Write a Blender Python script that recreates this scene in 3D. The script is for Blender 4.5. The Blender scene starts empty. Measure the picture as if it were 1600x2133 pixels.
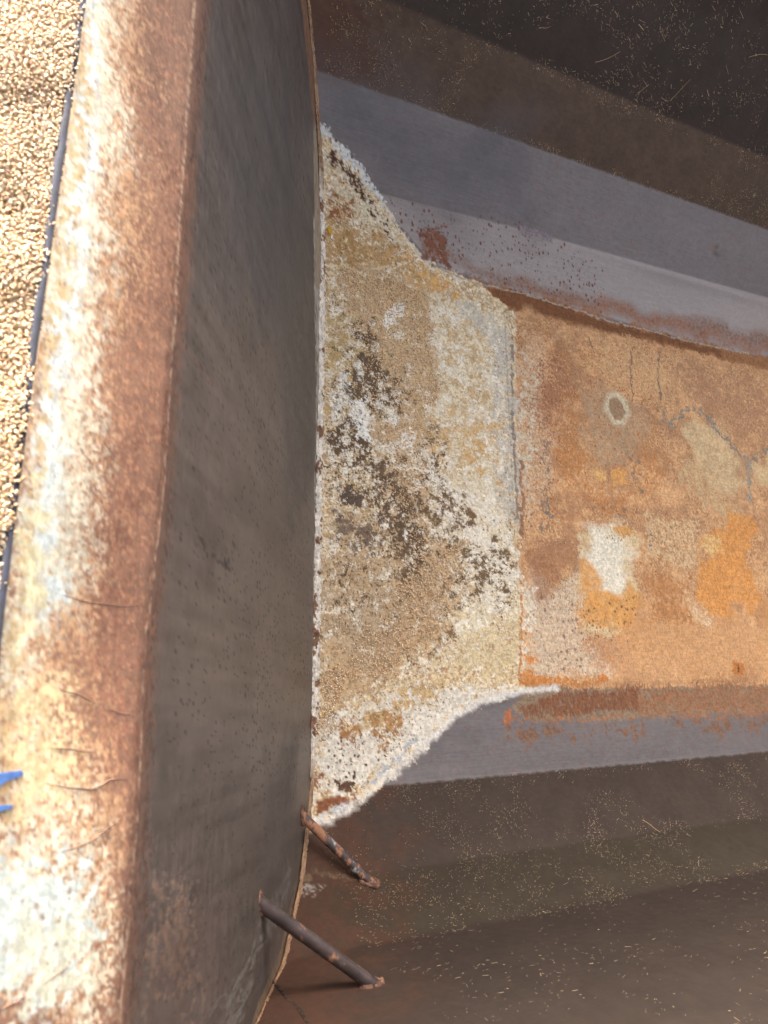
import bpy, math, random
import numpy as np
from mathutils import Vector, Matrix

scene = bpy.context.scene
C = scene.collection
random.seed(5)
RNG = np.random.default_rng(11)

# ---------------------------------------------------------------- camera
R = np.array([[0.89431404, 0.07663583, 0.44082803],
              [-0.04616108, -0.96416332, 0.26126279],
              [0.44505231, -0.25400008, -0.8587272]])
cam_d = bpy.data.cameras.new('camera')
cam = bpy.data.objects.new('camera', cam_d)
C.objects.link(cam)
M = Matrix(((R[0, 0], -R[0, 1], -R[0, 2], 0.0),
            (R[1, 0], -R[1, 1], -R[1, 2], 0.0),
            (R[2, 0], -R[2, 1], -R[2, 2], 1.83),
            (0, 0, 0, 1)))
cam.matrix_world = M
cam_d.sensor_fit = 'VERTICAL'
cam_d.sensor_height = 36.0
cam_d.lens = 1602.0 / 2133.0 * 36.0
cam_d.clip_start = 0.05
cam_d.clip_end = 500
cam_d.dof.use_dof = True
cam_d.dof.focus_distance = 2.05
cam_d.dof.aperture_fstop = 6.5
scene.camera = cam

# ---------------------------------------------------------------- sky, sun, exposure
SUN_EL = math.radians(14)
SUN_DIR = Vector((-0.29, 0.957, 0)).normalized() * math.cos(SUN_EL) + Vector((0, 0, math.sin(SUN_EL)))
w = bpy.data.worlds.new('World')
scene.world = w
w.use_nodes = True
nt = w.node_tree
bg = nt.nodes['Background']
sky = nt.nodes.new('ShaderNodeTexSky')
sky.sky_type = 'NISHITA'
sky.sun_disc = False
sky.sun_elevation = SUN_EL
sky.sun_rotation = math.atan2(SUN_DIR.x, SUN_DIR.y)
sky.air_density = 0.4
sky.dust_density = 10.0
sky.ozone_density = 0.0
hs = nt.nodes.new('ShaderNodeHueSaturation')          # thin high haze: a paler, less blue sky
hs.inputs['Saturation'].default_value = 0.45
nt.links.new(sky.outputs[0], hs.inputs['Color'])
nt.links.new(hs.outputs[0], bg.inputs[0])
bg.inputs[1].default_value = 0.15
sl = bpy.data.lights.new('sun', 'SUN')
sl.energy = 2.0
sl.angle = math.radians(0.5)
sl.color = (1.0, 0.94, 0.84)
so = bpy.data.objects.new('sun', sl)
so.rotation_euler = (-SUN_DIR).to_track_quat('-Z', 'Y').to_euler()
so.location = SUN_DIR * 20
C.objects.link(so)
scene.view_settings.view_transform = 'Standard'
scene.view_settings.look = 'None'
scene.view_settings.gamma = 1.0
scene.view_settings.exposure = 3.3

# ---------------------------------------------------------------- where the stains, painted light tones, dents and small things are
GAIN = 0.8; GAIN_P = 0.5
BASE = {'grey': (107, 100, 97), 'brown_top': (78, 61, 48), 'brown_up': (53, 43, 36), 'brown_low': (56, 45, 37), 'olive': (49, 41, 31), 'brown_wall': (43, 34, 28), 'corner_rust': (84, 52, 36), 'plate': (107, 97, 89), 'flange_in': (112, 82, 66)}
# stains and a few painted light tones: outlines in metres, (x, distance round the section) on the trough, (y, distance up) on the end plate
TROUGH_OPS = [
    {'k': 'poly', 'p': [(0.903, 1.562), (1.473, 1.581), (2.772, 1.595), (2.776, 1.326), (1.48, 1.359), (1.145, 1.383), (0.97, 1.526)], 'c3': (162, 152, 146), 'f': 0.004, 'd': 1.0, 's': 0.004, 'wr': 1.0, 'soft': 1, 'v': 0.1, 'wa': 0.0, 'cv': 0.06},  # lighter grey paints in this facet's brighter sky reflection
    {'k': 'poly', 'p': [(0.696, 1.82), (0.917, 1.827), (1.187, 1.826), (1.447, 1.828), (1.471, 1.59), (1.138, 1.57), (0.902, 1.569), (0.743, 1.678)], 'c3': (88, 84, 86), 'f': 0.14, 'd': 0.7, 's': 0.05, 'wr': 1.0, 'soft': 1, 'cv': 0.06},  # darker grey paints in the shading step of the next facet up
    {'k': 'poly', 'p': [(1.072, 1.49), (1.202, 1.523), (1.216, 1.383), (1.326, 1.375), (1.146, 1.373), (1.11, 1.406)], 'c3': (130, 84, 66), 'f': 0.02, 'd': 0.62, 's': 0.012},
    {'k': 'poly', 'p': [(1.11, 1.398), (1.216, 1.395), (1.479, 1.375), (1.834, 1.362), (2.776, 1.356), (2.777, 1.447), (1.946, 1.402), (1.518, 1.417), (1.251, 1.415), (1.142, 1.461)], 'c3': (138, 92, 64), 'f': 0.03, 'd': 0.9, 's': 0.006, 'soft': 1, 'v': 0.75, 'wa': 0.02},
    {'k': 'poly', 'p': [(1.479, 1.392), (1.833, 1.406), (2.31, 1.39), (2.777, 1.402), (2.776, 1.356), (2.063, 1.353), (1.725, 1.358)], 'c3': (168, 108, 68), 'f': 0.025, 'd': 0.7, 's': 0.006, 'soft': 1, 'v': 0.8, 'wa': 0.02},
    {'k': 'spots', 'p': [(0.969, 1.541), (1.512, 1.583), (1.831, 1.52), (1.834, 1.38), (1.326, 1.375), (1.074, 1.444)], 'c3': (116, 72, 58), 'c': 0.014, 'd': 0.34, 'f': 0.04, 'ey': 0.7},
    {'k': 'poly', 'p': [(1.155, 1.369), (1.327, 1.359), (1.519, 1.367), (1.834, 1.345), (2.185, 1.339), (2.776, 1.342), (2.815, 1.247), (2.175, 1.269), (1.717, 1.258), (1.489, 1.221), (1.324, 1.274), (1.2, 1.316)], 'c3': (160, 112, 74), 'f': 0.02, 'd': 1.0, 's': 0.012},
    {'k': 'poly', 'p': [(1.155, 1.369), (1.346, 1.355), (1.519, 1.364), (1.834, 1.338), (2.441, 1.328), (2.436, 1.297), (1.832, 1.299), (1.518, 1.298), (1.325, 1.292), (1.183, 1.328)], 'c3': (128, 84, 54), 'f': 0.014, 'd': 0.9, 's': 0.01},
    {'k': 'poly', 'p': [(1.417, 1.268), (1.499, 1.303), (1.722, 1.286), (2.179, 1.29), (2.769, 1.293), (2.483, 0.046), (1.35, 0.067), (1.385, 0.542)], 'c3': (208, 158, 112), 'f': 0.012, 'd': 1.0, 's': 0.02, 'cv': 0.14, 'wr': 0.0},
    {'k': 'poly', 'p': [(1.417, 1.268), (1.499, 1.303), (1.722, 1.286), (2.179, 1.29), (2.769, 1.293), (2.483, 0.046), (1.35, 0.067), (1.385, 0.542)], 'c3': (176, 124, 82), 'f': 0.03, 'd': 0.45, 's': 0.005},
    {'k': 'poly', 'p': [(1.417, 1.268), (1.499, 1.303), (1.722, 1.286), (2.179, 1.29), (2.769, 1.293), (2.483, 0.046), (1.35, 0.067), (1.385, 0.542)], 'c3': (226, 186, 138), 'f': 0.03, 'd': 0.34, 's': 0.005},
    {'k': 'spots', 'p': [(1.417, 1.268), (1.499, 1.303), (1.722, 1.286), (2.179, 1.29), (2.769, 1.293), (2.483, 0.046), (1.35, 0.067), (1.385, 0.542)], 'c3': (140, 92, 58), 'c': 0.0075, 'd': 0.5, 'f': 0.02, 'r1': 0.22, 'o': 0.8},
    {'k': 'spots', 'p': [(1.417, 1.268), (1.499, 1.303), (1.722, 1.286), (2.179, 1.29), (2.769, 1.293), (2.483, 0.046), (1.35, 0.067), (1.385, 0.542)], 'c3': (228, 190, 142), 'c': 0.012, 'd': 0.3, 'f': 0.02, 'r1': 0.3, 'o': 0.55},
    {'k': 'vein', 'p': [(1.417, 1.268), (1.499, 1.303), (1.722, 1.286), (2.179, 1.29), (2.769, 1.293), (2.483, 0.046), (1.35, 0.067), (1.385, 0.542)], 'c3': (150, 132, 108), 'f': 0.03, 's': 0.05, 'w': 0.035, 'd': 0.42, 'o': 0.75},
    {'k': 'vein', 'p': [(1.417, 1.268), (1.499, 1.303), (1.722, 1.286), (2.179, 1.29), (2.769, 1.293), (2.483, 0.046), (1.35, 0.067), (1.385, 0.542)], 'c3': (226, 194, 150), 'f': 0.03, 's': 0.025, 'w': 0.05, 'd': 0.45, 'o': 0.6},
    {'k': 'poly', 'p': [(1.507, 1.207), (1.676, 1.259), (1.835, 1.179), (1.749, 1.038), (1.857, 0.913), (1.702, 0.725), (1.835, 0.655), (2.047, 0.622), (1.824, 0.589), (1.584, 0.587), (1.485, 0.704), (1.477, 0.946)], 'c3': (190, 132, 84), 'f': 0.06, 'd': 0.5, 's': 0.008},
    {'k': 'poly', 'p': [(1.417, 1.268), (1.499, 1.303), (1.722, 1.286), (2.179, 1.29), (2.769, 1.293), (2.483, 0.046), (1.35, 0.067), (1.385, 0.542)], 'c3': (226, 176, 126), 'f': 0.04, 'd': 0.42, 's': 0.09, 'h': 0.45, 'oc': 5, 'g': 0.7},
    {'k': 'poly', 'p': [(1.417, 1.268), (1.499, 1.303), (1.722, 1.286), (2.179, 1.29), (2.769, 1.293), (2.483, 0.046), (1.35, 0.067), (1.385, 0.542)], 'c3': (172, 126, 92), 'f': 0.04, 'd': 0.32, 's': 0.07, 'h': 0.45, 'oc': 5, 'g': 0.75},
    {'k': 'poly', 'p': [(1.66, 0.315), (2.502, 0.3), (2.437, 0.058), (1.625, 0.086)], 'c3': (220, 158, 96), 'f': 0.06, 'd': 0.55, 's': 0.05, 'soft': 1, 'wa': 0.06},
    {'k': 'poly', 'p': [(1.499, 1.136), (1.665, 1.184), (1.685, 1.028), (1.525, 0.87), (1.461, 0.977)], 'c3': (166, 118, 88), 'f': 0.05, 'd': 0.55, 's': 0.006},
    {'k': 'poly', 'p': [(2.173, 1.259), (2.76, 1.259), (2.685, 0.981), (2.483, 0.937), (2.302, 1.047), (2.149, 1.139)], 'c3': (186, 140, 104), 'f': 0.05, 'd': 0.55, 's': 0.006},
    {'k': 'poly', 'p': [(1.83, 1.289), (2.224, 1.268), (2.133, 1.061), (1.904, 1.062), (1.722, 1.141)], 'c3': (218, 174, 126), 'f': 0.05, 'd': 0.6, 's': 0.006},
    {'k': 'poly', 'p': [(1.529, 0.903), (1.956, 0.98), (2.089, 0.835), (1.941, 0.647), (1.588, 0.619)], 'c3': (202, 138, 82), 'f': 0.06, 'd': 0.4, 's': 0.008},
    {'k': 'poly', 'p': [(1.487, 1.203), (1.612, 1.246), (1.575, 1.115), (1.518, 0.968), (1.579, 0.844), (1.543, 0.71), (1.45, 0.561), (1.395, 0.558), (1.414, 0.855)], 'c3': (214, 184, 150), 'f': 0.04, 'd': 0.5, 's': 0.004},
    {'k': 'spots', 'p': [(1.458, 1.198), (1.61, 1.227), (1.604, 0.88), (1.541, 0.553), (1.39, 0.512)], 'c3': (164, 96, 62), 'c': 0.013, 'd': 0.5, 'f': 0.03},
    {'k': 'spots', 'p': [(1.678, 1.277), (2.228, 1.289), (2.13, 1.041), (1.743, 1.002), (1.555, 1.111)], 'c3': (150, 100, 70), 'c': 0.01, 'd': 0.5, 'f': 0.04},
    {'k': 'poly', 'p': [(1.693, 1.082), (1.823, 1.104), (1.93, 1.085), (1.956, 0.98), (1.87, 0.862), (1.874, 0.76), (1.768, 0.757), (1.743, 0.864), (1.698, 0.978)], 'c3': (184, 160, 128), 'f': 0.05, 'd': 0.8, 's': 0.02, 'soft': 1, 'wa': 0.045, 'v': 0.5},
    {'k': 'spots', 'p': [(1.695, 1.1), (1.98, 1.111), (1.893, 0.745), (1.686, 0.757)], 'c3': (178, 108, 68), 'c': 0.014, 'd': 0.45, 'f': 0.03},
    {'k': 'poly', 'p': [(1.818, 1.045), (1.871, 1.066), (1.908, 1.036), (1.918, 0.989), (1.883, 0.938), (1.831, 0.938), (1.799, 0.982)], 'c3': (220, 206, 172), 'f': 0.009, 'd': 1.0, 's': 0.006, 'soft': 1, 'wa': 0.004, 'v': 0.2},
    {'k': 'poly', 'p': [(1.833, 1.03), (1.867, 1.042), (1.891, 1.015), (1.897, 0.986), (1.872, 0.954), (1.84, 0.956), (1.822, 0.993)], 'c3': (160, 128, 96), 'f': 0.005, 'd': 1.0, 's': 0.006, 'soft': 1, 'wa': 0.003, 'v': 0.2},
    {'k': 'poly', 'p': [(2.143, 0.987), (2.268, 1.005), (2.429, 0.93), (2.49, 0.861), (2.424, 0.751), (2.315, 0.768), (2.21, 0.849)], 'c3': (224, 198, 152), 'f': 0.035, 'd': 0.85, 's': 0.02, 'soft': 1, 'wa': 0.045, 'v': 0.45},
    {'k': 'poly', 'p': [(2.165, 0.862), (2.285, 0.857), (2.302, 0.713), (2.448, 0.689), (2.429, 0.614), (2.24, 0.654), (2.075, 0.763)], 'c3': (206, 172, 128), 'f': 0.03, 'd': 0.6, 's': 0.012},
    {'k': 'poly', 'p': [(2.523, 0.884), (2.679, 0.96), (2.682, 0.765), (2.547, 0.772)], 'c3': (224, 198, 150), 'f': 0.03, 'd': 0.8, 's': 0.02, 'soft': 1, 'wa': 0.045, 'v': 0.4},
    {'k': 'line', 'p': [(2.06, 1.022), (2.096, 0.966), (2.174, 1.025), (2.229, 1.056), (2.312, 1.033), (2.361, 0.969), (2.426, 0.92), (2.485, 0.883), (2.617, 0.933)], 'c3': (146, 138, 124), 'w': 0.011, 'd': 0.85, 's': 0.012, 'f': 0.03, 'wa': 0.03},
    {'k': 'line', 'p': [(2.491, 0.884), (2.486, 0.822), (2.457, 0.726)], 'c3': (170, 158, 138), 'w': 0.012, 'd': 0.8, 's': 0.012, 'f': 0.03, 'wa': 0.02},
    {'k': 'line', 'p': [(1.963, 1.24), (1.948, 1.162), (1.939, 1.031)], 'c3': (140, 116, 94), 'w': 0.005, 'd': 0.8, 's': 0.008, 'f': 0.03, 'wa': 0.012},
    {'k': 'line', 'p': [(2.104, 1.256), (2.083, 1.166), (2.079, 1.071)], 'c3': (140, 118, 98), 'w': 0.005, 'd': 0.8, 's': 0.008, 'f': 0.03, 'wa': 0.012},
    {'k': 'line', 'p': [(1.773, 1.259), (1.794, 1.199)], 'c3': (120, 104, 88), 'w': 0.003, 'd': 0.8, 's': 0.006, 'f': 0.03, 'wa': 0.01},
    {'k': 'line', 'p': [(1.535, 0.83), (1.512, 0.771), (1.523, 0.708), (1.496, 0.642), (1.526, 0.582), (1.479, 0.533)], 'c3': (138, 122, 108), 'w': 0.006, 'd': 0.75, 's': 0.01, 'f': 0.03, 'wa': 0.03},
    {'k': 'line', 'p': [(1.867, 0.845), (1.924, 0.799), (1.893, 0.745), (1.939, 0.698)], 'c3': (140, 124, 104), 'w': 0.006, 'd': 0.6, 's': 0.01, 'f': 0.03, 'wa': 0.03},
    {'k': 'line', 'p': [(1.939, 0.58), (1.928, 0.506)], 'c3': (128, 122, 118), 'w': 0.007, 'd': 0.9, 's': 0.008, 'f': 0.03, 'wa': 0.012},
    {'k': 'line', 'p': [(1.669, 0.641), (1.746, 0.615), (1.897, 0.644), (2.047, 0.622)], 'c3': (140, 112, 90), 'w': 0.008, 'd': 0.45, 's': 0.012, 'f': 0.03, 'wa': 0.04},
    {'k': 'spots', 'p': [(2.225, 1.036), (2.696, 1.023), (2.606, 0.893), (2.451, 0.914)], 'c3': (190, 136, 100), 'c': 0.012, 'd': 0.5, 'f': 0.02},
    {'k': 'spots', 'p': [(1.487, 1.203), (2.181, 1.3), (2.047, 0.622), (1.413, 0.559)], 'c3': (196, 112, 58), 'c': 0.011, 'd': 0.35, 'f': 0.04, 'r1': 0.25, 'o': 0.8},
    {'k': 'poly', 'p': [(2.322, 0.669), (2.434, 0.684), (2.465, 0.635), (2.424, 0.542), (2.366, 0.46), (2.409, 0.384), (2.428, 0.33), (2.353, 0.306), (2.273, 0.326), (2.238, 0.279), (2.175, 0.308), (2.109, 0.35), (2.108, 0.424), (2.159, 0.476), (2.241, 0.497), (2.169, 0.545), (2.275, 0.595)], 'c3': (222, 154, 84), 'f': 0.016, 'd': 0.95, 's': 0.02, 'soft': 1, 'wa': 0.022, 'v': 0.2},
    {'k': 'poly', 'p': [(2.172, 0.562), (2.283, 0.578), (2.281, 0.517), (2.181, 0.494)], 'c3': (226, 190, 130), 'f': 0.02, 'd': 0.6, 's': 0.008},
    {'k': 'spots', 'p': [(2.167, 0.648), (2.496, 0.674), (2.434, 0.333), (2.102, 0.342)], 'c3': (196, 120, 54), 'c': 0.008, 'd': 0.4, 'f': 0.02},
    {'k': 'poly', 'p': [(1.628, 0.559), (1.7, 0.58), (1.825, 0.597), (1.882, 0.56), (1.841, 0.445), (1.845, 0.351), (1.811, 0.273), (1.701, 0.212), (1.599, 0.226), (1.585, 0.328), (1.55, 0.342), (1.612, 0.449)], 'c3': (220, 192, 148), 'f': 0.025, 'd': 0.9, 's': 0.006, 'wa': 0.02},
    {'k': 'poly', 'p': [(1.665, 0.545), (1.82, 0.564), (1.841, 0.509), (1.814, 0.412), (1.763, 0.348), (1.664, 0.345), (1.653, 0.467)], 'c3': (238, 228, 204), 'f': 0.025, 'd': 1.0, 's': 0.02, 'soft': 1, 'wa': 0.025, 'v': 0.15},
    {'k': 'poly', 'p': [(1.633, 0.458), (1.683, 0.468), (1.676, 0.361), (1.761, 0.333), (1.812, 0.396), (1.843, 0.366), (1.825, 0.296), (1.737, 0.249), (1.622, 0.255), (1.593, 0.314)], 'c3': (222, 158, 86), 'f': 0.022, 'd': 0.95, 's': 0.02, 'soft': 1, 'wa': 0.025, 'v': 0.2},
    {'k': 'poly', 'p': [(1.76, 0.576), (1.823, 0.585), (1.873, 0.568), (1.815, 0.539)], 'c3': (214, 160, 96), 'f': 0.01, 'd': 0.8, 's': 0.008},
    {'k': 'spots', 'p': [(1.593, 0.314), (1.845, 0.351), (1.78, 0.212), (1.596, 0.204)], 'c3': (134, 94, 62), 'c': 0.015, 'd': 0.55, 'f': 0.015, 'r1': 0.3},
    {'k': 'spots', 'p': [(1.716, 0.557), (1.82, 0.564), (1.802, 0.522), (1.72, 0.517)], 'c3': (140, 92, 50), 'c': 0.01, 'd': 0.6, 'f': 0.006},
    {'k': 'poly', 'p': [(1.717, 0.76), (1.774, 0.766), (1.768, 0.729), (1.718, 0.724)], 'c3': (226, 176, 112), 'f': 0.014, 'd': 1.0, 's': 0.01},
    {'k': 'poly', 'p': [(1.801, 0.769), (1.866, 0.776), (1.864, 0.728), (1.8, 0.722)], 'c3': (226, 166, 98), 'f': 0.012, 'd': 1.0, 's': 0.01},
    {'k': 'poly', 'p': [(1.381, 0.351), (1.416, 0.425), (1.495, 0.34), (1.6, 0.434), (1.612, 0.314), (1.585, 0.197), (1.726, 0.124), (1.663, 0.093), (1.369, 0.099)], 'c3': (214, 190, 160), 'f': 0.03, 'd': 0.75, 's': 0.005},
    {'k': 'poly', 'p': [(1.441, 0.516), (1.596, 0.541), (1.626, 0.481), (1.566, 0.387), (1.52, 0.326), (1.439, 0.324), (1.423, 0.411)], 'c3': (158, 108, 76), 'f': 0.03, 'd': 0.75, 's': 0.02, 'soft': 1, 'wa': 0.045, 'v': 0.4},
    {'k': 'poly', 'p': [(1.426, 0.515), (1.599, 0.557), (1.614, 0.465), (1.434, 0.426)], 'c3': (178, 132, 98), 'f': 0.04, 'd': 0.5, 's': 0.005},
    {'k': 'spots', 'p': [(1.39, 0.359), (1.59, 0.358), (1.663, 0.212), (1.647, 0.111), (1.37, 0.108)], 'c3': (132, 92, 78), 'c': 0.017, 'd': 0.62, 'f': 0.02, 'r1': 0.32, 'o': 0.8},
    {'k': 'spots', 'p': [(1.39, 0.359), (1.6, 0.434), (1.701, 0.212), (1.647, 0.111), (1.37, 0.108)], 'c3': (118, 80, 66), 'c': 0.007, 'd': 0.4, 'f': 0.02},
    {'k': 'poly', 'p': [(1.569, 0.211), (1.765, 0.242), (1.805, 0.123), (1.645, 0.096)], 'c3': (196, 150, 114), 'f': 0.04, 'd': 0.5, 's': 0.005},
    {'k': 'poly', 'p': [(1.837, 0.304), (2.052, 0.422), (2.066, 0.277), (2.493, 0.266), (2.439, 0.066), (1.739, 0.088)], 'c3': (206, 158, 112), 'f': 0.05, 'd': 0.6, 's': 0.008},
    {'k': 'poly', 'p': [(1.88, 0.431), (2.072, 0.414), (2.063, 0.261), (1.893, 0.274)], 'c3': (190, 134, 86), 'f': 0.04, 'd': 0.7, 's': 0.01},
    {'k': 'poly', 'p': [(2.064, 0.373), (2.099, 0.325), (2.18, 0.278), (2.149, 0.246), (2.066, 0.277)], 'c3': (222, 190, 152), 'f': 0.02, 'd': 0.55, 's': 0.006},
    {'k': 'poly', 'p': [(1.919, 0.645), (2.184, 0.615), (2.15, 0.459), (2.053, 0.43), (1.889, 0.479)], 'c3': (220, 186, 142), 'f': 0.03, 'd': 0.55, 's': 0.007},
    {'k': 'spots', 'p': [(1.913, 0.612), (2.18, 0.597), (2.123, 0.441), (1.886, 0.463)], 'c3': (150, 112, 84), 'c': 0.011, 'd': 0.45, 'f': 0.02, 'ex': 1.6},
    {'k': 'poly', 'p': [(2.22, 0.134), (2.274, 0.133), (2.27, 0.089), (2.217, 0.09)], 'c3': (190, 120, 62), 'f': 0.012, 'd': 1.0, 's': 0.01},
    {'k': 'line', 'p': [(2.249, 0.126), (2.245, 0.102)], 'c3': (96, 76, 58), 'w': 0.004, 'd': 1.0, 's': 0.01, 'f': 0.03},
    {'k': 'poly', 'p': [(1.309, 0.082), (1.354, 0.115), (1.38, 0.121), (1.446, 0.097), (1.551, 0.087), (1.673, 0.093), (1.664, 0.076), (1.477, 0.069), (1.307, 0.071)], 'c3': (202, 132, 70), 'f': 0.016, 'd': 0.8, 's': 0.005},
    {'k': 'poly', 'p': [(1.376, 0.158), (1.405, 0.162), (1.413, 0.139), (1.378, 0.135)], 'c3': (210, 134, 70), 'f': 0.012, 'd': 0.9, 's': 0.006},
    {'k': 'poly', 'p': [(1.637, 0.104), (1.675, 0.107), (1.677, 0.085), (1.633, 0.083)], 'c3': (206, 130, 66), 'f': 0.01, 'd': 0.9, 's': 0.006},
    {'k': 'poly', 'p': [(1.35, 0.437), (1.421, 0.396), (1.427, 0.253), (1.359, 0.115), (1.316, 0.116)], 'c3': (230, 216, 192), 'f': 0.025, 'd': 0.5, 's': 0.02, 'oc': 5, 'g': 0.82, 'h': 0.1},
    {'k': 'poly', 'p': [(1.428, 1.192), (1.515, 1.104), (1.505, 0.867), (1.412, 0.544), (1.362, 0.54)], 'c3': (216, 198, 170), 'f': 0.025, 'd': 0.42, 's': 0.02, 'oc': 5, 'g': 0.82, 'h': 0.1},
    {'k': 'poly', 'p': [(1.348, 0.062), (1.477, 0.068), (1.936, 0.062), (2.486, 0.057), (2.454, -0.031), (2.125, -0.032), (1.714, -0.03), (1.359, -0.025), (1.316, 0.01)], 'c3': (140, 118, 96), 'f': 0.012, 'd': 0.9, 's': 0.006},
    {'k': 'poly', 'p': [(1.697, 0.064), (2.486, 0.057), (2.451, -0.039), (2.017, -0.031), (1.721, -0.005)], 'c3': (150, 104, 72), 'f': 0.03, 'd': 0.62, 's': 0.008, 'ax': 0.5},
    {'k': 'poly', 'p': [(1.476, 0.058), (1.793, 0.056), (1.779, -0.004), (1.535, -0.009), (1.345, -0.012), (1.343, 0.022)], 'c3': (128, 84, 58), 'f': 0.012, 'd': 0.72, 's': 0.01, 'ax': 0.35, 'ay': 1.5},
    {'k': 'line', 'p': [(1.297, -0.009), (1.36, -0.022), (1.531, -0.025), (1.716, -0.024), (1.913, -0.027), (2.122, -0.041), (2.454, -0.031)], 'c3': (160, 108, 74), 'w': 0.007, 'd': 0.6, 's': 0.008, 'f': 0.03, 'wa': 0.016},
    {'k': 'poly', 'p': [(1.284, 0.011), (1.31, 0.01), (1.303, -0.029), (1.277, -0.03)], 'c3': (190, 110, 64), 'f': 0.008, 'd': 0.8, 's': 0.008},
    {'k': 'line', 'p': [(1.894, -0.023), (1.945, -0.057)], 'c3': (96, 92, 92), 'w': 0.006, 'd': 0.7, 's': 0.01, 'f': 0.03},
    {'k': 'poly', 'p': [(1.263, -0.014), (2.447, -0.047), (2.421, -0.11), (1.252, -0.077)], 'c3': (128, 96, 76), 'f': 0.04, 'd': 0.45, 's': 0.02},
    {'k': 'poly', 'p': [(0.716, 1.703), (0.773, 1.679), (0.818, 1.647), (0.871, 1.618), (0.926, 1.576), (0.969, 1.534), (1.013, 1.476), (1.057, 1.432), (1.11, 1.39), (1.163, 1.377), (1.327, 1.359), (1.458, 1.286), (1.396, 0.695), (1.35, 0.078), (1.477, 0.069), (1.339, 0.061), (1.208, 0.037), (1.127, 0.004), (1.053, -0.042), (0.997, -0.087), (0.938, -0.119), (0.872, -0.16), (0.79, -0.202), (0.735, -0.224), (0.671, -0.242), (0.603, 0.013), (0.604, 1.473)], 'c3': (226, 202, 160), 'f': 0.006, 'd': 1.0, 's': 0.012, 'wa': 0.007},
    {'k': 'poly', 'p': [(0.716, 1.703), (0.773, 1.679), (0.818, 1.647), (0.871, 1.618), (0.926, 1.576), (0.969, 1.534), (1.013, 1.476), (1.057, 1.432), (1.11, 1.39), (1.163, 1.377), (1.327, 1.359), (1.458, 1.286), (1.396, 0.695), (1.35, 0.078), (1.477, 0.069), (1.339, 0.061), (1.208, 0.037), (1.127, 0.004), (1.053, -0.042), (0.997, -0.087), (0.938, -0.119), (0.872, -0.16), (0.79, -0.202), (0.735, -0.224), (0.671, -0.242), (0.603, 0.013), (0.604, 1.473)], 'c3': (238, 224, 198), 'f': 0.02, 'd': 0.42, 's': 0.012, 'h': 0.15},
    {'k': 'poly', 'p': [(0.716, 1.703), (0.773, 1.679), (0.818, 1.647), (0.871, 1.618), (0.926, 1.576), (0.969, 1.534), (1.013, 1.476), (1.057, 1.432), (1.11, 1.39), (1.163, 1.377), (1.327, 1.359), (1.458, 1.286), (1.396, 0.695), (1.35, 0.078), (1.477, 0.069), (1.339, 0.061), (1.208, 0.037), (1.127, 0.004), (1.053, -0.042), (0.997, -0.087), (0.938, -0.119), (0.872, -0.16), (0.79, -0.202), (0.735, -0.224), (0.671, -0.242), (0.603, 0.013), (0.604, 1.473)], 'c3': (150, 116, 80), 'f': 0.02, 'd': 0.16, 's': 0.004, 'h': 0.1},
    {'k': 'poly', 'p': [(0.716, 1.703), (0.773, 1.679), (0.818, 1.647), (0.871, 1.618), (0.926, 1.576), (0.969, 1.534), (1.013, 1.476), (1.057, 1.432), (1.11, 1.39), (1.163, 1.377), (1.327, 1.359), (1.458, 1.286), (1.396, 0.695), (1.35, 0.078), (1.477, 0.069), (1.339, 0.061), (1.208, 0.037), (1.127, 0.004), (1.053, -0.042), (0.997, -0.087), (0.938, -0.119), (0.872, -0.16), (0.79, -0.202), (0.735, -0.224), (0.671, -0.242), (0.603, 0.013), (0.604, 1.473)], 'c3': (184, 148, 106), 'f': 0.02, 'd': 0.36, 's': 0.008},
    {'k': 'poly', 'p': [(0.796, 1.481), (0.907, 1.464), (1.025, 1.401), (1.095, 1.356), (1.147, 1.303), (1.076, 1.27), (0.946, 1.306), (0.804, 1.312), (0.773, 1.401)], 'c3': (190, 152, 102), 'f': 0.05, 'd': 0.62, 's': 0.022, 'oc': 5, 'g': 0.82, 'h': 0.1},
    {'k': 'poly', 'p': [(0.777, 1.66), (0.868, 1.589), (0.97, 1.511), (1.041, 1.421), (0.974, 1.42), (0.858, 1.497), (0.776, 1.579)], 'c3': (220, 204, 172), 'f': 0.03, 'd': 0.6, 's': 0.022, 'oc': 5, 'g': 0.82, 'h': 0.1},
    {'k': 'poly', 'p': [(0.8, 1.407), (0.877, 1.427), (0.961, 1.356), (0.882, 1.307), (0.804, 1.312)], 'c3': (176, 140, 90), 'f': 0.04, 'd': 0.45, 's': 0.022, 'oc': 5, 'g': 0.82, 'h': 0.1},
    {'k': 'poly', 'p': [(1.033, 1.403), (1.146, 1.367), (1.254, 1.311), (1.231, 1.254), (1.128, 1.282), (1.045, 1.329)], 'c3': (216, 168, 106), 'f': 0.04, 'd': 0.65, 's': 0.022, 'oc': 5, 'g': 0.82, 'h': 0.1},
    {'k': 'line', 'p': [(0.783, 1.628), (0.843, 1.597), (0.895, 1.552), (0.924, 1.522)], 'c3': (84, 54, 40), 'w': 0.016, 'd': 0.62, 's': 0.008, 'f': 0.03, 'wa': 0.02},
    {'k': 'line', 'p': [(0.93, 1.5), (0.972, 1.465), (0.994, 1.425)], 'c3': (90, 64, 48), 'w': 0.013, 'd': 0.5, 's': 0.008, 'f': 0.03, 'wa': 0.02},
    {'k': 'spots', 'p': [(0.743, 1.664), (0.823, 1.66), (0.935, 1.563), (0.906, 1.494), (0.788, 1.596)], 'c3': (92, 60, 46), 'c': 0.011, 'd': 0.5, 'f': 0.02},
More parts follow.
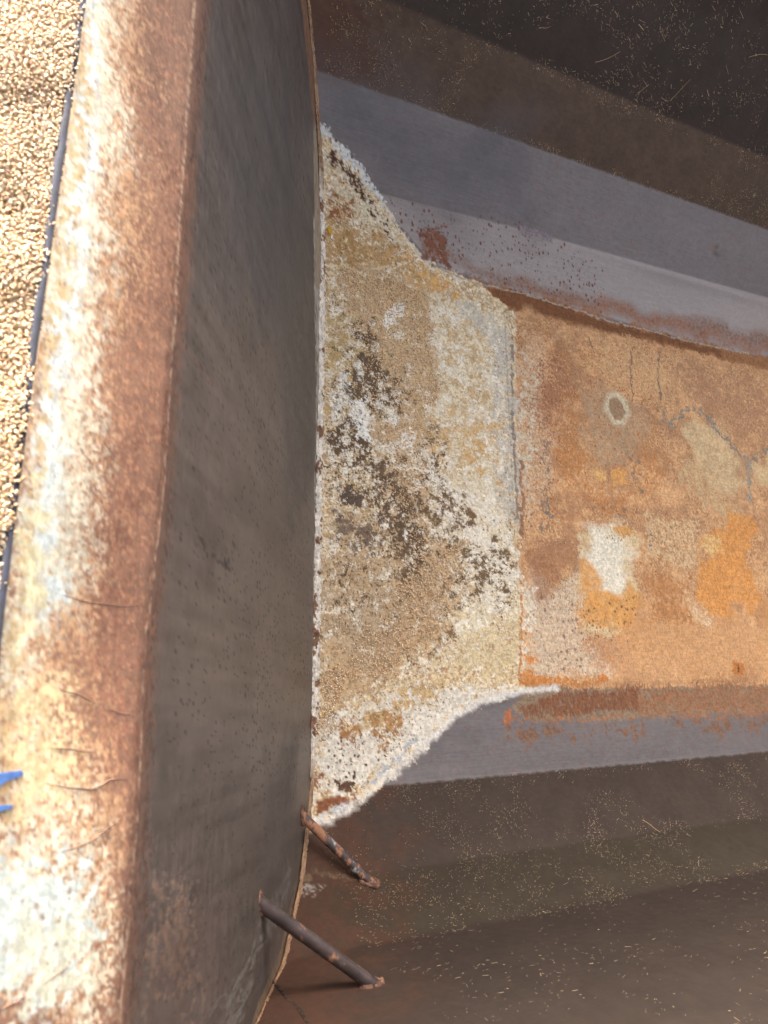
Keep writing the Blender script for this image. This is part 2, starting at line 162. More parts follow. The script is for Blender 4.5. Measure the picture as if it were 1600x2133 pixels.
    {'k': 'poly', 'p': [(0.793, 1.539), (0.873, 1.516), (0.884, 1.443), (0.798, 1.451)], 'c3': (150, 98, 66), 'f': 0.03, 'd': 0.45, 's': 0.022, 'oc': 5, 'g': 0.82, 'h': 0.1},
    {'k': 'spots', 'p': [(0.794, 1.525), (0.972, 1.465), (1.076, 1.383), (1.01, 1.288), (0.818, 1.353)], 'c3': (124, 88, 54), 'c': 0.009, 'd': 0.35, 'f': 0.03},
    {'k': 'line', 'p': [(0.799, 1.626), (0.903, 1.554), (0.972, 1.465), (1.059, 1.394)], 'c3': (232, 218, 194), 'w': 0.012, 'd': 0.4, 's': 0.016, 'f': 0.03, 'wa': 0.04},
    {'k': 'poly', 'p': [(1.144, 1.269), (1.418, 1.277), (1.393, 0.695), (1.373, 0.28), (1.197, 0.264), (1.138, 0.525), (1.09, 0.738), (1.11, 1.033)], 'c3': (230, 212, 178), 'f': 0.04, 'd': 0.75, 's': 0.022, 'oc': 5, 'g': 0.82, 'h': 0.1},
    {'k': 'poly', 'p': [(1.174, 1.208), (1.32, 1.239), (1.379, 1.08), (1.362, 0.913), (1.213, 0.829), (1.123, 0.972)], 'c3': (208, 176, 130), 'f': 0.06, 'd': 0.45, 's': 0.022, 'oc': 5, 'g': 0.82, 'h': 0.1},
    {'k': 'poly', 'p': [(1.216, 1.285), (1.324, 1.274), (1.43, 1.21), (1.398, 1.083), (1.331, 1.156), (1.246, 1.223)], 'c3': (204, 194, 174), 'f': 0.02, 'd': 0.62, 's': 0.014},
    {'k': 'poly', 'p': [(1.382, 1.2), (1.448, 1.196), (1.42, 0.856), (1.406, 0.573), (1.364, 0.511), (1.313, 0.611), (1.343, 0.767), (1.322, 0.875), (1.362, 1.011)], 'c3': (202, 192, 174), 'f': 0.03, 'd': 0.72, 's': 0.022, 'oc': 5, 'g': 0.82, 'h': 0.1},
    {'k': 'line', 'p': [(1.444, 1.23), (1.41, 0.919), (1.393, 0.572)], 'c3': (150, 134, 118), 'w': 0.008, 'd': 0.7, 's': 0.015, 'f': 0.03, 'wa': 0.006},
    {'k': 'line', 'p': [(1.427, 0.761), (1.406, 0.528)], 'c3': (160, 118, 90), 'w': 0.011, 'd': 0.8, 's': 0.012, 'f': 0.03, 'wa': 0.01},
    {'k': 'spots', 'p': [(1.37, 1.18), (1.458, 1.198), (1.403, 0.543), (1.326, 0.567)], 'c3': (176, 120, 86), 'c': 0.012, 'd': 0.28, 'f': 0.02},
    {'k': 'poly', 'p': [(1.115, 0.862), (1.358, 0.88), (1.355, 0.676), (1.1, 0.651), (1.058, 0.734)], 'c3': (214, 176, 124), 'f': 0.04, 'd': 0.55, 's': 0.022, 'oc': 5, 'g': 0.82, 'h': 0.1},
    {'k': 'poly', 'p': [(1.103, 0.695), (1.316, 0.642), (1.376, 0.467), (1.366, 0.294), (1.213, 0.264), (1.175, 0.386), (1.092, 0.55)], 'c3': (236, 224, 202), 'f': 0.05, 'd': 0.6, 's': 0.022, 'oc': 5, 'g': 0.82, 'h': 0.1},
    {'k': 'poly', 'p': [(1.185, 0.499), (1.353, 0.495), (1.353, 0.336), (1.165, 0.263), (1.122, 0.316)], 'c3': (124, 100, 72), 'f': 0.035, 'd': 0.42, 's': 0.022, 'oc': 5, 'g': 0.82, 'h': 0.1, 'ax': 1.6},
    {'k': 'poly', 'p': [(1.021, 0.658), (1.196, 0.631), (1.256, 0.547), (1.122, 0.524), (1.016, 0.572)], 'c3': (128, 100, 70), 'f': 0.03, 'd': 0.45, 's': 0.022, 'oc': 5, 'g': 0.82, 'h': 0.1},
    {'k': 'spots', 'p': [(1.159, 0.584), (1.379, 0.571), (1.352, 0.252), (1.117, 0.249)], 'c3': (104, 80, 58), 'c': 0.012, 'd': 0.45, 'f': 0.03},
    {'k': 'poly', 'p': [(1.166, 0.277), (1.373, 0.28), (1.351, 0.088), (1.211, 0.078), (1.109, 0.144)], 'c3': (216, 194, 152), 'f': 0.05, 'd': 0.6, 's': 0.022, 'oc': 5, 'g': 0.82, 'h': 0.1},
    {'k': 'poly', 'p': [(1.045, 0.314), (1.235, 0.333), (1.292, 0.237), (1.158, 0.183), (1.038, 0.209)], 'c3': (226, 206, 164), 'f': 0.03, 'd': 0.5, 's': 0.022, 'oc': 5, 'g': 0.82, 'h': 0.1},
    {'k': 'poly', 'p': [(1.072, 0.262), (1.148, 0.249), (1.16, 0.21), (1.068, 0.209)], 'c3': (140, 110, 78), 'f': 0.02, 'd': 0.7, 's': 0.022, 'oc': 5, 'g': 0.82, 'h': 0.1},
    {'k': 'poly', 'p': [(0.774, 1.217), (1.107, 1.227), (1.162, 0.822), (1.254, 0.533), (1.23, 0.278), (1.001, 0.095), (0.744, 0.124)], 'c3': (124, 96, 68), 'f': 0.06, 'd': 0.24, 's': 0.035, 'oc': 6, 'g': 0.85, 'h': 0.08},
    {'k': 'poly', 'p': [(0.776, 1.281), (1.418, 1.277), (1.359, 0.266), (0.999, 0.071), (0.741, 0.008)], 'c3': (238, 226, 202), 'f': 0.05, 'd': 0.26, 's': 0.03, 'oc': 6, 'g': 0.85, 'h': 0.08},
    {'k': 'poly', 'p': [(0.819, 1.292), (0.962, 1.302), (1.119, 1.28), (1.137, 1.167), (1.119, 1.034), (1.165, 0.979), (1.091, 0.874), (1.066, 0.735), (1.109, 0.666), (1.04, 0.588), (1.071, 0.464), (1.184, 0.485), (1.188, 0.387), (1.128, 0.289), (1.068, 0.216), (0.959, 0.121), (0.86, 0.092), (0.766, 0.065), (0.741, 0.089), (0.77, 0.196), (0.882, 0.271), (0.976, 0.405), (0.938, 0.538), (0.918, 0.718), (0.913, 0.937), (0.874, 1.114)], 'c3': (204, 172, 132), 'f': 0.04, 'd': 0.85, 's': 0.022, 'oc': 5, 'g': 0.82, 'h': 0.1},
    {'k': 'poly', 'p': [(0.819, 1.292), (1.119, 1.28), (1.127, 1.036), (1.074, 0.736), (0.933, 0.734), (0.9, 0.996)], 'c3': (206, 174, 130), 'f': 0.03, 'd': 0.5, 's': 0.022, 'oc': 5, 'g': 0.82, 'h': 0.1},
    {'k': 'poly', 'p': [(0.777, 0.434), (0.989, 0.379), (0.967, 0.247), (0.862, 0.122), (0.771, 0.208), (0.749, 0.306)], 'c3': (194, 168, 134), 'f': 0.05, 'd': 0.7, 's': 0.022, 'oc': 5, 'g': 0.82, 'h': 0.1},
    {'k': 'poly', 'p': [(0.781, 0.553), (0.88, 0.534), (0.976, 0.405), (0.899, 0.323), (0.775, 0.37)], 'c3': (196, 166, 126), 'f': 0.05, 'd': 0.6, 's': 0.022, 'oc': 5, 'g': 0.82, 'h': 0.1},
    {'k': 'poly', 'p': [(0.776, 1.281), (0.817, 1.227), (0.874, 1.114), (0.915, 0.999), (0.893, 0.845), (0.789, 0.802), (0.766, 0.914)], 'c3': (194, 166, 118), 'f': 0.04, 'd': 0.7, 's': 0.022, 'oc': 5, 'g': 0.82, 'h': 0.1},
    {'k': 'poly', 'p': [(0.793, 0.933), (0.904, 1.089), (0.944, 0.943), (0.954, 0.839), (0.861, 0.783), (0.771, 0.688)], 'c3': (236, 228, 210), 'f': 0.03, 'd': 0.5, 's': 0.022, 'oc': 5, 'g': 0.82, 'h': 0.1},
    {'k': 'poly', 'p': [(0.842, 0.874), (0.895, 0.89), (0.897, 0.759), (0.859, 0.733)], 'c3': (242, 236, 222), 'f': 0.018, 'd': 1.0, 's': 0.022, 'oc': 5, 'g': 0.82, 'h': 0.1},
    {'k': 'poly', 'p': [(0.905, 0.936), (1.006, 0.922), (1.033, 0.85), (0.953, 0.824)], 'c3': (238, 230, 212), 'f': 0.02, 'd': 0.55, 's': 0.022, 'oc': 5, 'g': 0.82, 'h': 0.1},
    {'k': 'poly', 'p': [(0.981, 1.2), (1.058, 1.25), (1.037, 1.179), (0.993, 1.122), (1.042, 1.132), (1.015, 1.095), (0.968, 1.117)], 'c3': (240, 232, 214), 'f': 0.016, 'd': 0.75, 's': 0.022, 'oc': 5, 'g': 0.82, 'h': 0.1},
    {'k': 'poly', 'p': [(0.999, 0.801), (1.046, 0.8), (1.043, 0.755), (1.004, 0.757)], 'c3': (242, 236, 222), 'f': 0.012, 'd': 0.85, 's': 0.022, 'oc': 5, 'g': 0.82, 'h': 0.1},
    {'k': 'poly', 'p': [(0.86, 0.754), (1.06, 0.779), (1.105, 0.725), (0.993, 0.698), (0.887, 0.693)], 'c3': (234, 222, 198), 'f': 0.03, 'd': 0.42, 's': 0.022, 'oc': 5, 'g': 0.82, 'h': 0.1},
    {'k': 'poly', 'p': [(0.932, 0.706), (1.104, 0.71), (1.196, 0.631), (1.036, 0.645)], 'c3': (238, 228, 206), 'f': 0.02, 'd': 0.45, 's': 0.022, 'oc': 5, 'g': 0.82, 'h': 0.1},
    {'k': 'poly', 'p': [(0.881, 1.1), (0.945, 1.128), (0.963, 1.007), (1.037, 0.912), (1.001, 0.846), (0.909, 0.862), (0.835, 0.881), (0.861, 0.989)], 'c3': (110, 88, 66), 'f': 0.04, 'd': 0.58, 's': 0.022, 'oc': 5, 'g': 0.82, 'h': 0.1},
    {'k': 'poly', 'p': [(0.901, 1.027), (0.963, 1.007), (0.975, 0.948), (0.927, 0.925)], 'c3': (110, 88, 66), 'f': 0.02, 'd': 0.7, 's': 0.022, 'oc': 5, 'g': 0.82, 'h': 0.1},
    {'k': 'poly', 'p': [(0.775, 0.828), (0.834, 0.851), (0.876, 0.785), (0.932, 0.706), (1.008, 0.7), (0.944, 0.65), (0.857, 0.697), (0.786, 0.731)], 'c3': (104, 82, 60), 'f': 0.04, 'd': 0.5, 's': 0.022, 'oc': 5, 'g': 0.82, 'h': 0.1},
    {'k': 'poly', 'p': [(0.915, 0.661), (1.006, 0.656), (1.069, 0.548), (1.068, 0.423), (1.007, 0.427), (0.936, 0.497), (0.896, 0.576)], 'c3': (112, 90, 68), 'f': 0.04, 'd': 0.66, 's': 0.022, 'oc': 5, 'g': 0.82, 'h': 0.1},
    {'k': 'poly', 'p': [(0.946, 0.539), (1.029, 0.531), (1.068, 0.464), (1.037, 0.428), (0.965, 0.472)], 'c3': (104, 84, 64), 'f': 0.03, 'd': 0.6, 's': 0.022, 'oc': 5, 'g': 0.82, 'h': 0.1},
    {'k': 'poly', 'p': [(0.804, 0.616), (0.855, 0.627), (0.881, 0.561), (0.823, 0.556)], 'c3': (100, 84, 70), 'f': 0.016, 'd': 0.75, 's': 0.022, 'oc': 5, 'g': 0.82, 'h': 0.1},
    {'k': 'poly', 'p': [(0.795, 0.554), (0.908, 0.522), (0.919, 0.442), (0.832, 0.411), (0.778, 0.447)], 'c3': (130, 110, 92), 'f': 0.03, 'd': 0.55, 's': 0.022, 'oc': 5, 'g': 0.82, 'h': 0.1},
    {'k': 'poly', 'p': [(0.964, 0.458), (1.054, 0.449), (1.016, 0.326), (0.958, 0.351)], 'c3': (120, 96, 72), 'f': 0.02, 'd': 0.45, 's': 0.022, 'oc': 5, 'g': 0.82, 'h': 0.1},
    {'k': 'spots', 'p': [(0.77, 0.914), (0.93, 0.971), (1.037, 0.659), (1.034, 0.38), (0.871, 0.335), (0.757, 0.433)], 'c3': (98, 76, 56), 'c': 0.01, 'd': 0.5, 'f': 0.03},
    {'k': 'spots', 'p': [(0.781, 1.282), (0.904, 1.089), (0.924, 0.85), (0.774, 0.8)], 'c3': (112, 82, 54), 'c': 0.008, 'd': 0.4, 'f': 0.03},
    {'k': 'spots', 'p': [(0.757, 0.433), (1.019, 0.38), (0.95, 0.209), (0.768, 0.124)], 'c3': (120, 92, 66), 'c': 0.008, 'd': 0.35, 'f': 0.03, 'ey': 0.5},
    {'k': 'line', 'p': [(0.765, 0.677), (0.828, 0.677), (0.893, 0.666), (0.944, 0.65)], 'c3': (86, 68, 50), 'w': 0.0035, 'd': 0.9, 's': 0.006, 'f': 0.03, 'wa': 0.02},
    {'k': 'line', 'p': [(0.945, 0.671), (1.022, 0.672), (1.102, 0.677)], 'c3': (120, 92, 62), 'w': 0.002, 'd': 0.8, 's': 0.006, 'f': 0.03, 'wa': 0.012},
    {'k': 'poly', 'p': [(0.717, -0.026), (0.778, 0.029), (0.885, 0.037), (0.999, 0.071), (1.148, 0.067), (1.307, 0.068), (1.176, 0.028), (1.046, -0.042), (0.952, -0.108), (0.837, -0.169), (0.697, -0.205)], 'c3': (226, 216, 198), 'f': 0.03, 'd': 0.85, 's': 0.022, 'oc': 5, 'g': 0.82, 'h': 0.1},
    {'k': 'poly', 'p': [(0.778, 0.018), (0.857, 0.027), (0.986, 0.083), (1.137, 0.118), (1.056, 0.044), (0.965, -0.002), (0.852, -0.032), (0.788, -0.018)], 'c3': (204, 172, 124), 'f': 0.03, 'd': 0.5, 's': 0.022, 'oc': 5, 'g': 0.82, 'h': 0.1},
    {'k': 'poly', 'p': [(0.869, 0.002), (0.968, 0.023), (0.975, -0.038), (0.889, -0.069)], 'c3': (176, 134, 88), 'f': 0.025, 'd': 0.72, 's': 0.022, 'oc': 5, 'g': 0.82, 'h': 0.1},
    {'k': 'poly', 'p': [(0.783, 0.006), (0.842, -0.002), (0.836, -0.066), (0.79, -0.064)], 'c3': (170, 124, 82), 'f': 0.025, 'd': 0.6, 's': 0.022, 'oc': 5, 'g': 0.82, 'h': 0.1},
    {'k': 'spots', 'p': [(0.76, -0.039), (0.933, -0.036), (0.911, -0.117), (0.812, -0.167), (0.752, -0.139)], 'c3': (84, 62, 50), 'c': 0.014, 'd': 0.62, 'f': 0.02, 'r1': 0.3},
    {'k': 'spots', 'p': [(0.753, 0.042), (1.061, 0.119), (1.148, 0.067), (0.895, -0.139), (0.752, -0.15)], 'c3': (112, 82, 62), 'c': 0.009, 'd': 0.4, 'f': 0.03},
    {'k': 'poly', 'p': [(0.765, -0.135), (0.81, -0.133), (0.82, -0.161), (0.775, -0.164)], 'c3': (96, 70, 54), 'f': 0.012, 'd': 0.8, 's': 0.022, 'oc': 5, 'g': 0.82, 'h': 0.1},
    {'k': 'poly', 'p': [(0.705, -0.17), (0.785, -0.171), (0.814, -0.182), (0.776, -0.207), (0.701, -0.214)], 'c3': (134, 84, 56), 'f': 0.012, 'd': 0.85, 's': 0.022, 'oc': 5, 'g': 0.82, 'h': 0.1},
    {'k': 'poly', 'p': [(0.705, -0.114), (0.733, -0.105), (0.726, -0.159), (0.704, -0.157)], 'c3': (150, 104, 76), 'f': 0.015, 'd': 0.6, 's': 0.022, 'oc': 5, 'g': 0.82, 'h': 0.1},
    {'k': 'line', 'p': [(0.765, 0.026), (0.792, 0.005), (0.775, -0.011), (0.735, -0.044)], 'c3': (130, 112, 94), 'w': 0.0025, 'd': 0.9, 's': 0.006, 'f': 0.03, 'wa': 0.012},
    {'k': 'line', 'p': [(0.716, 1.703), (0.773, 1.679), (0.818, 1.647), (0.871, 1.618), (0.926, 1.576), (0.969, 1.534)], 'c3': (214, 212, 204), 'w': 0.014, 'd': 0.85, 's': 0.006, 'f': 0.03, 'wa': 0.014, 'h': 0.15},
    {'k': 'line', 'p': [(0.969, 1.534), (1.013, 1.476), (1.057, 1.432), (1.11, 1.39), (1.163, 1.377)], 'c3': (222, 206, 180), 'w': 0.008, 'd': 0.8, 's': 0.008, 'f': 0.03, 'wa': 0.012},
    {'k': 'spots', 'p': [(0.756, 1.694), (0.821, 1.672), (1.074, 1.444), (1.024, 1.417), (0.799, 1.626)], 'c3': (96, 66, 56), 'c': 0.016, 'd': 0.22, 'f': 0.01},
    {'k': 'line', 'p': [(0.671, -0.242), (0.735, -0.224), (0.79, -0.202), (0.872, -0.16), (0.938, -0.119), (0.997, -0.087), (1.053, -0.042)], 'c3': (222, 214, 202), 'w': 0.012, 'd': 0.95, 's': 0.006, 'f': 0.03, 'wa': 0.012, 'soft': 1, 'v': 0.5},
    {'k': 'line', 'p': [(1.053, -0.042), (1.127, 0.004), (1.208, 0.037), (1.339, 0.061), (1.477, 0.069)], 'c3': (226, 220, 210), 'w': 0.011, 'd': 1.0, 's': 0.006, 'f': 0.03, 'wa': 0.006, 'soft': 1, 'v': 0.25},
    {'k': 'line', 'p': [(0.699, -0.224), (0.75, -0.21), (0.792, -0.192)], 'c3': (206, 204, 200), 'w': 0.01, 'd': 0.7, 's': 0.01, 'f': 0.03, 'wa': 0.014},
    {'k': 'line', 'p': [(0.84, -0.157), (0.925, -0.106), (1.001, -0.058)], 'c3': (176, 180, 184), 'w': 0.012, 'd': 0.55, 's': 0.01, 'f': 0.03, 'wa': 0.02},
    {'k': 'line', 'p': [(1.154, 1.375), (1.327, 1.356), (1.519, 1.362), (1.834, 1.341), (2.185, 1.335), (2.605, 1.341)], 'c3': (176, 158, 138), 'w': 0.0042, 'd': 0.95, 's': 0.008, 'f': 0.03, 'wa': 0.008},
    {'k': 'line', 'p': [(1.377, 0.337), (1.365, 0.21), (1.345, 0.082)], 'c3': (196, 132, 74), 'w': 0.005, 'd': 0.75, 's': 0.006, 'f': 0.03, 'wa': 0.006},
    {'k': 'poly', 'p': [(0.801, 1.192), (1.1, 1.127), (1.2, 0.675), (1.134, 0.276), (0.862, 0.122), (0.758, 0.245)], 'c3': (240, 228, 206), 'f': 0.05, 'd': 0.16, 's': 0.025, 'oc': 6, 'g': 0.85, 'h': 0.06},
    {'k': 'poly', 'p': [(0.785, 1.157), (1.06, 1.024), (1.261, 0.607), (1.168, 0.304), (0.864, 0.184), (0.76, 0.306)], 'c3': (104, 80, 58), 'f': 0.05, 'd': 0.13, 's': 0.02, 'oc': 6, 'g': 0.85, 'h': 0.06},
    {'k': 'line', 'p': [(0.628, -0.347), (0.714, -0.354), (0.776, -0.377)], 'c3': (120, 98, 72), 'w': 0.012, 'd': 0.6, 's': 0.012, 'f': 0.03, 'wa': 0.02},
    {'k': 'poly', 'p': [(0.626, -0.368), (0.684, -0.378), (0.67, -0.399), (0.623, -0.394)], 'c3': (170, 160, 150), 'f': 0.012, 'd': 0.55, 's': 0.006},
    {'k': 'poly', 'p': [(0.689, -0.239), (0.838, -0.335), (0.771, -0.416), (0.635, -0.39)], 'c3': (78, 54, 40), 'f': 0.08, 'd': 0.6, 's': 0.02, 'soft': 1},
    {'k': 'poly', 'p': [(0.807, -0.359), (1.09, -0.36), (1.459, -0.37), (1.445, -0.385), (1.077, -0.382), (0.818, -0.389)], 'c3': (58, 44, 34), 'f': 0.02, 'd': 0.4, 's': 0.006},
    {'k': 'poly', 'p': [(0.487, -0.608), (0.755, -0.427), (0.839, -0.582), (0.623, -0.847), (0.424, -0.751)], 'c3': (72, 50, 38), 'f': 0.14, 'd': 0.6, 's': 0.02, 'soft': 1},
    {'k': 'poly', 'p': [(1.48, 1.592), (1.482, 1.559), (1.615, 1.566), (1.612, 1.59)], 'c3': (140, 128, 128), 'f': 0.006, 'd': 0.8, 's': 0.01},
    {'k': 'poly', 'p': [(0.636, 1.97), (0.723, 1.963), (0.798, 1.913), (0.948, 1.882), (0.846, 1.858), (0.684, 1.872)], 'c3': (88, 58, 40), 'f': 0.06, 'd': 0.6, 's': 0.02, 'soft': 1},
]
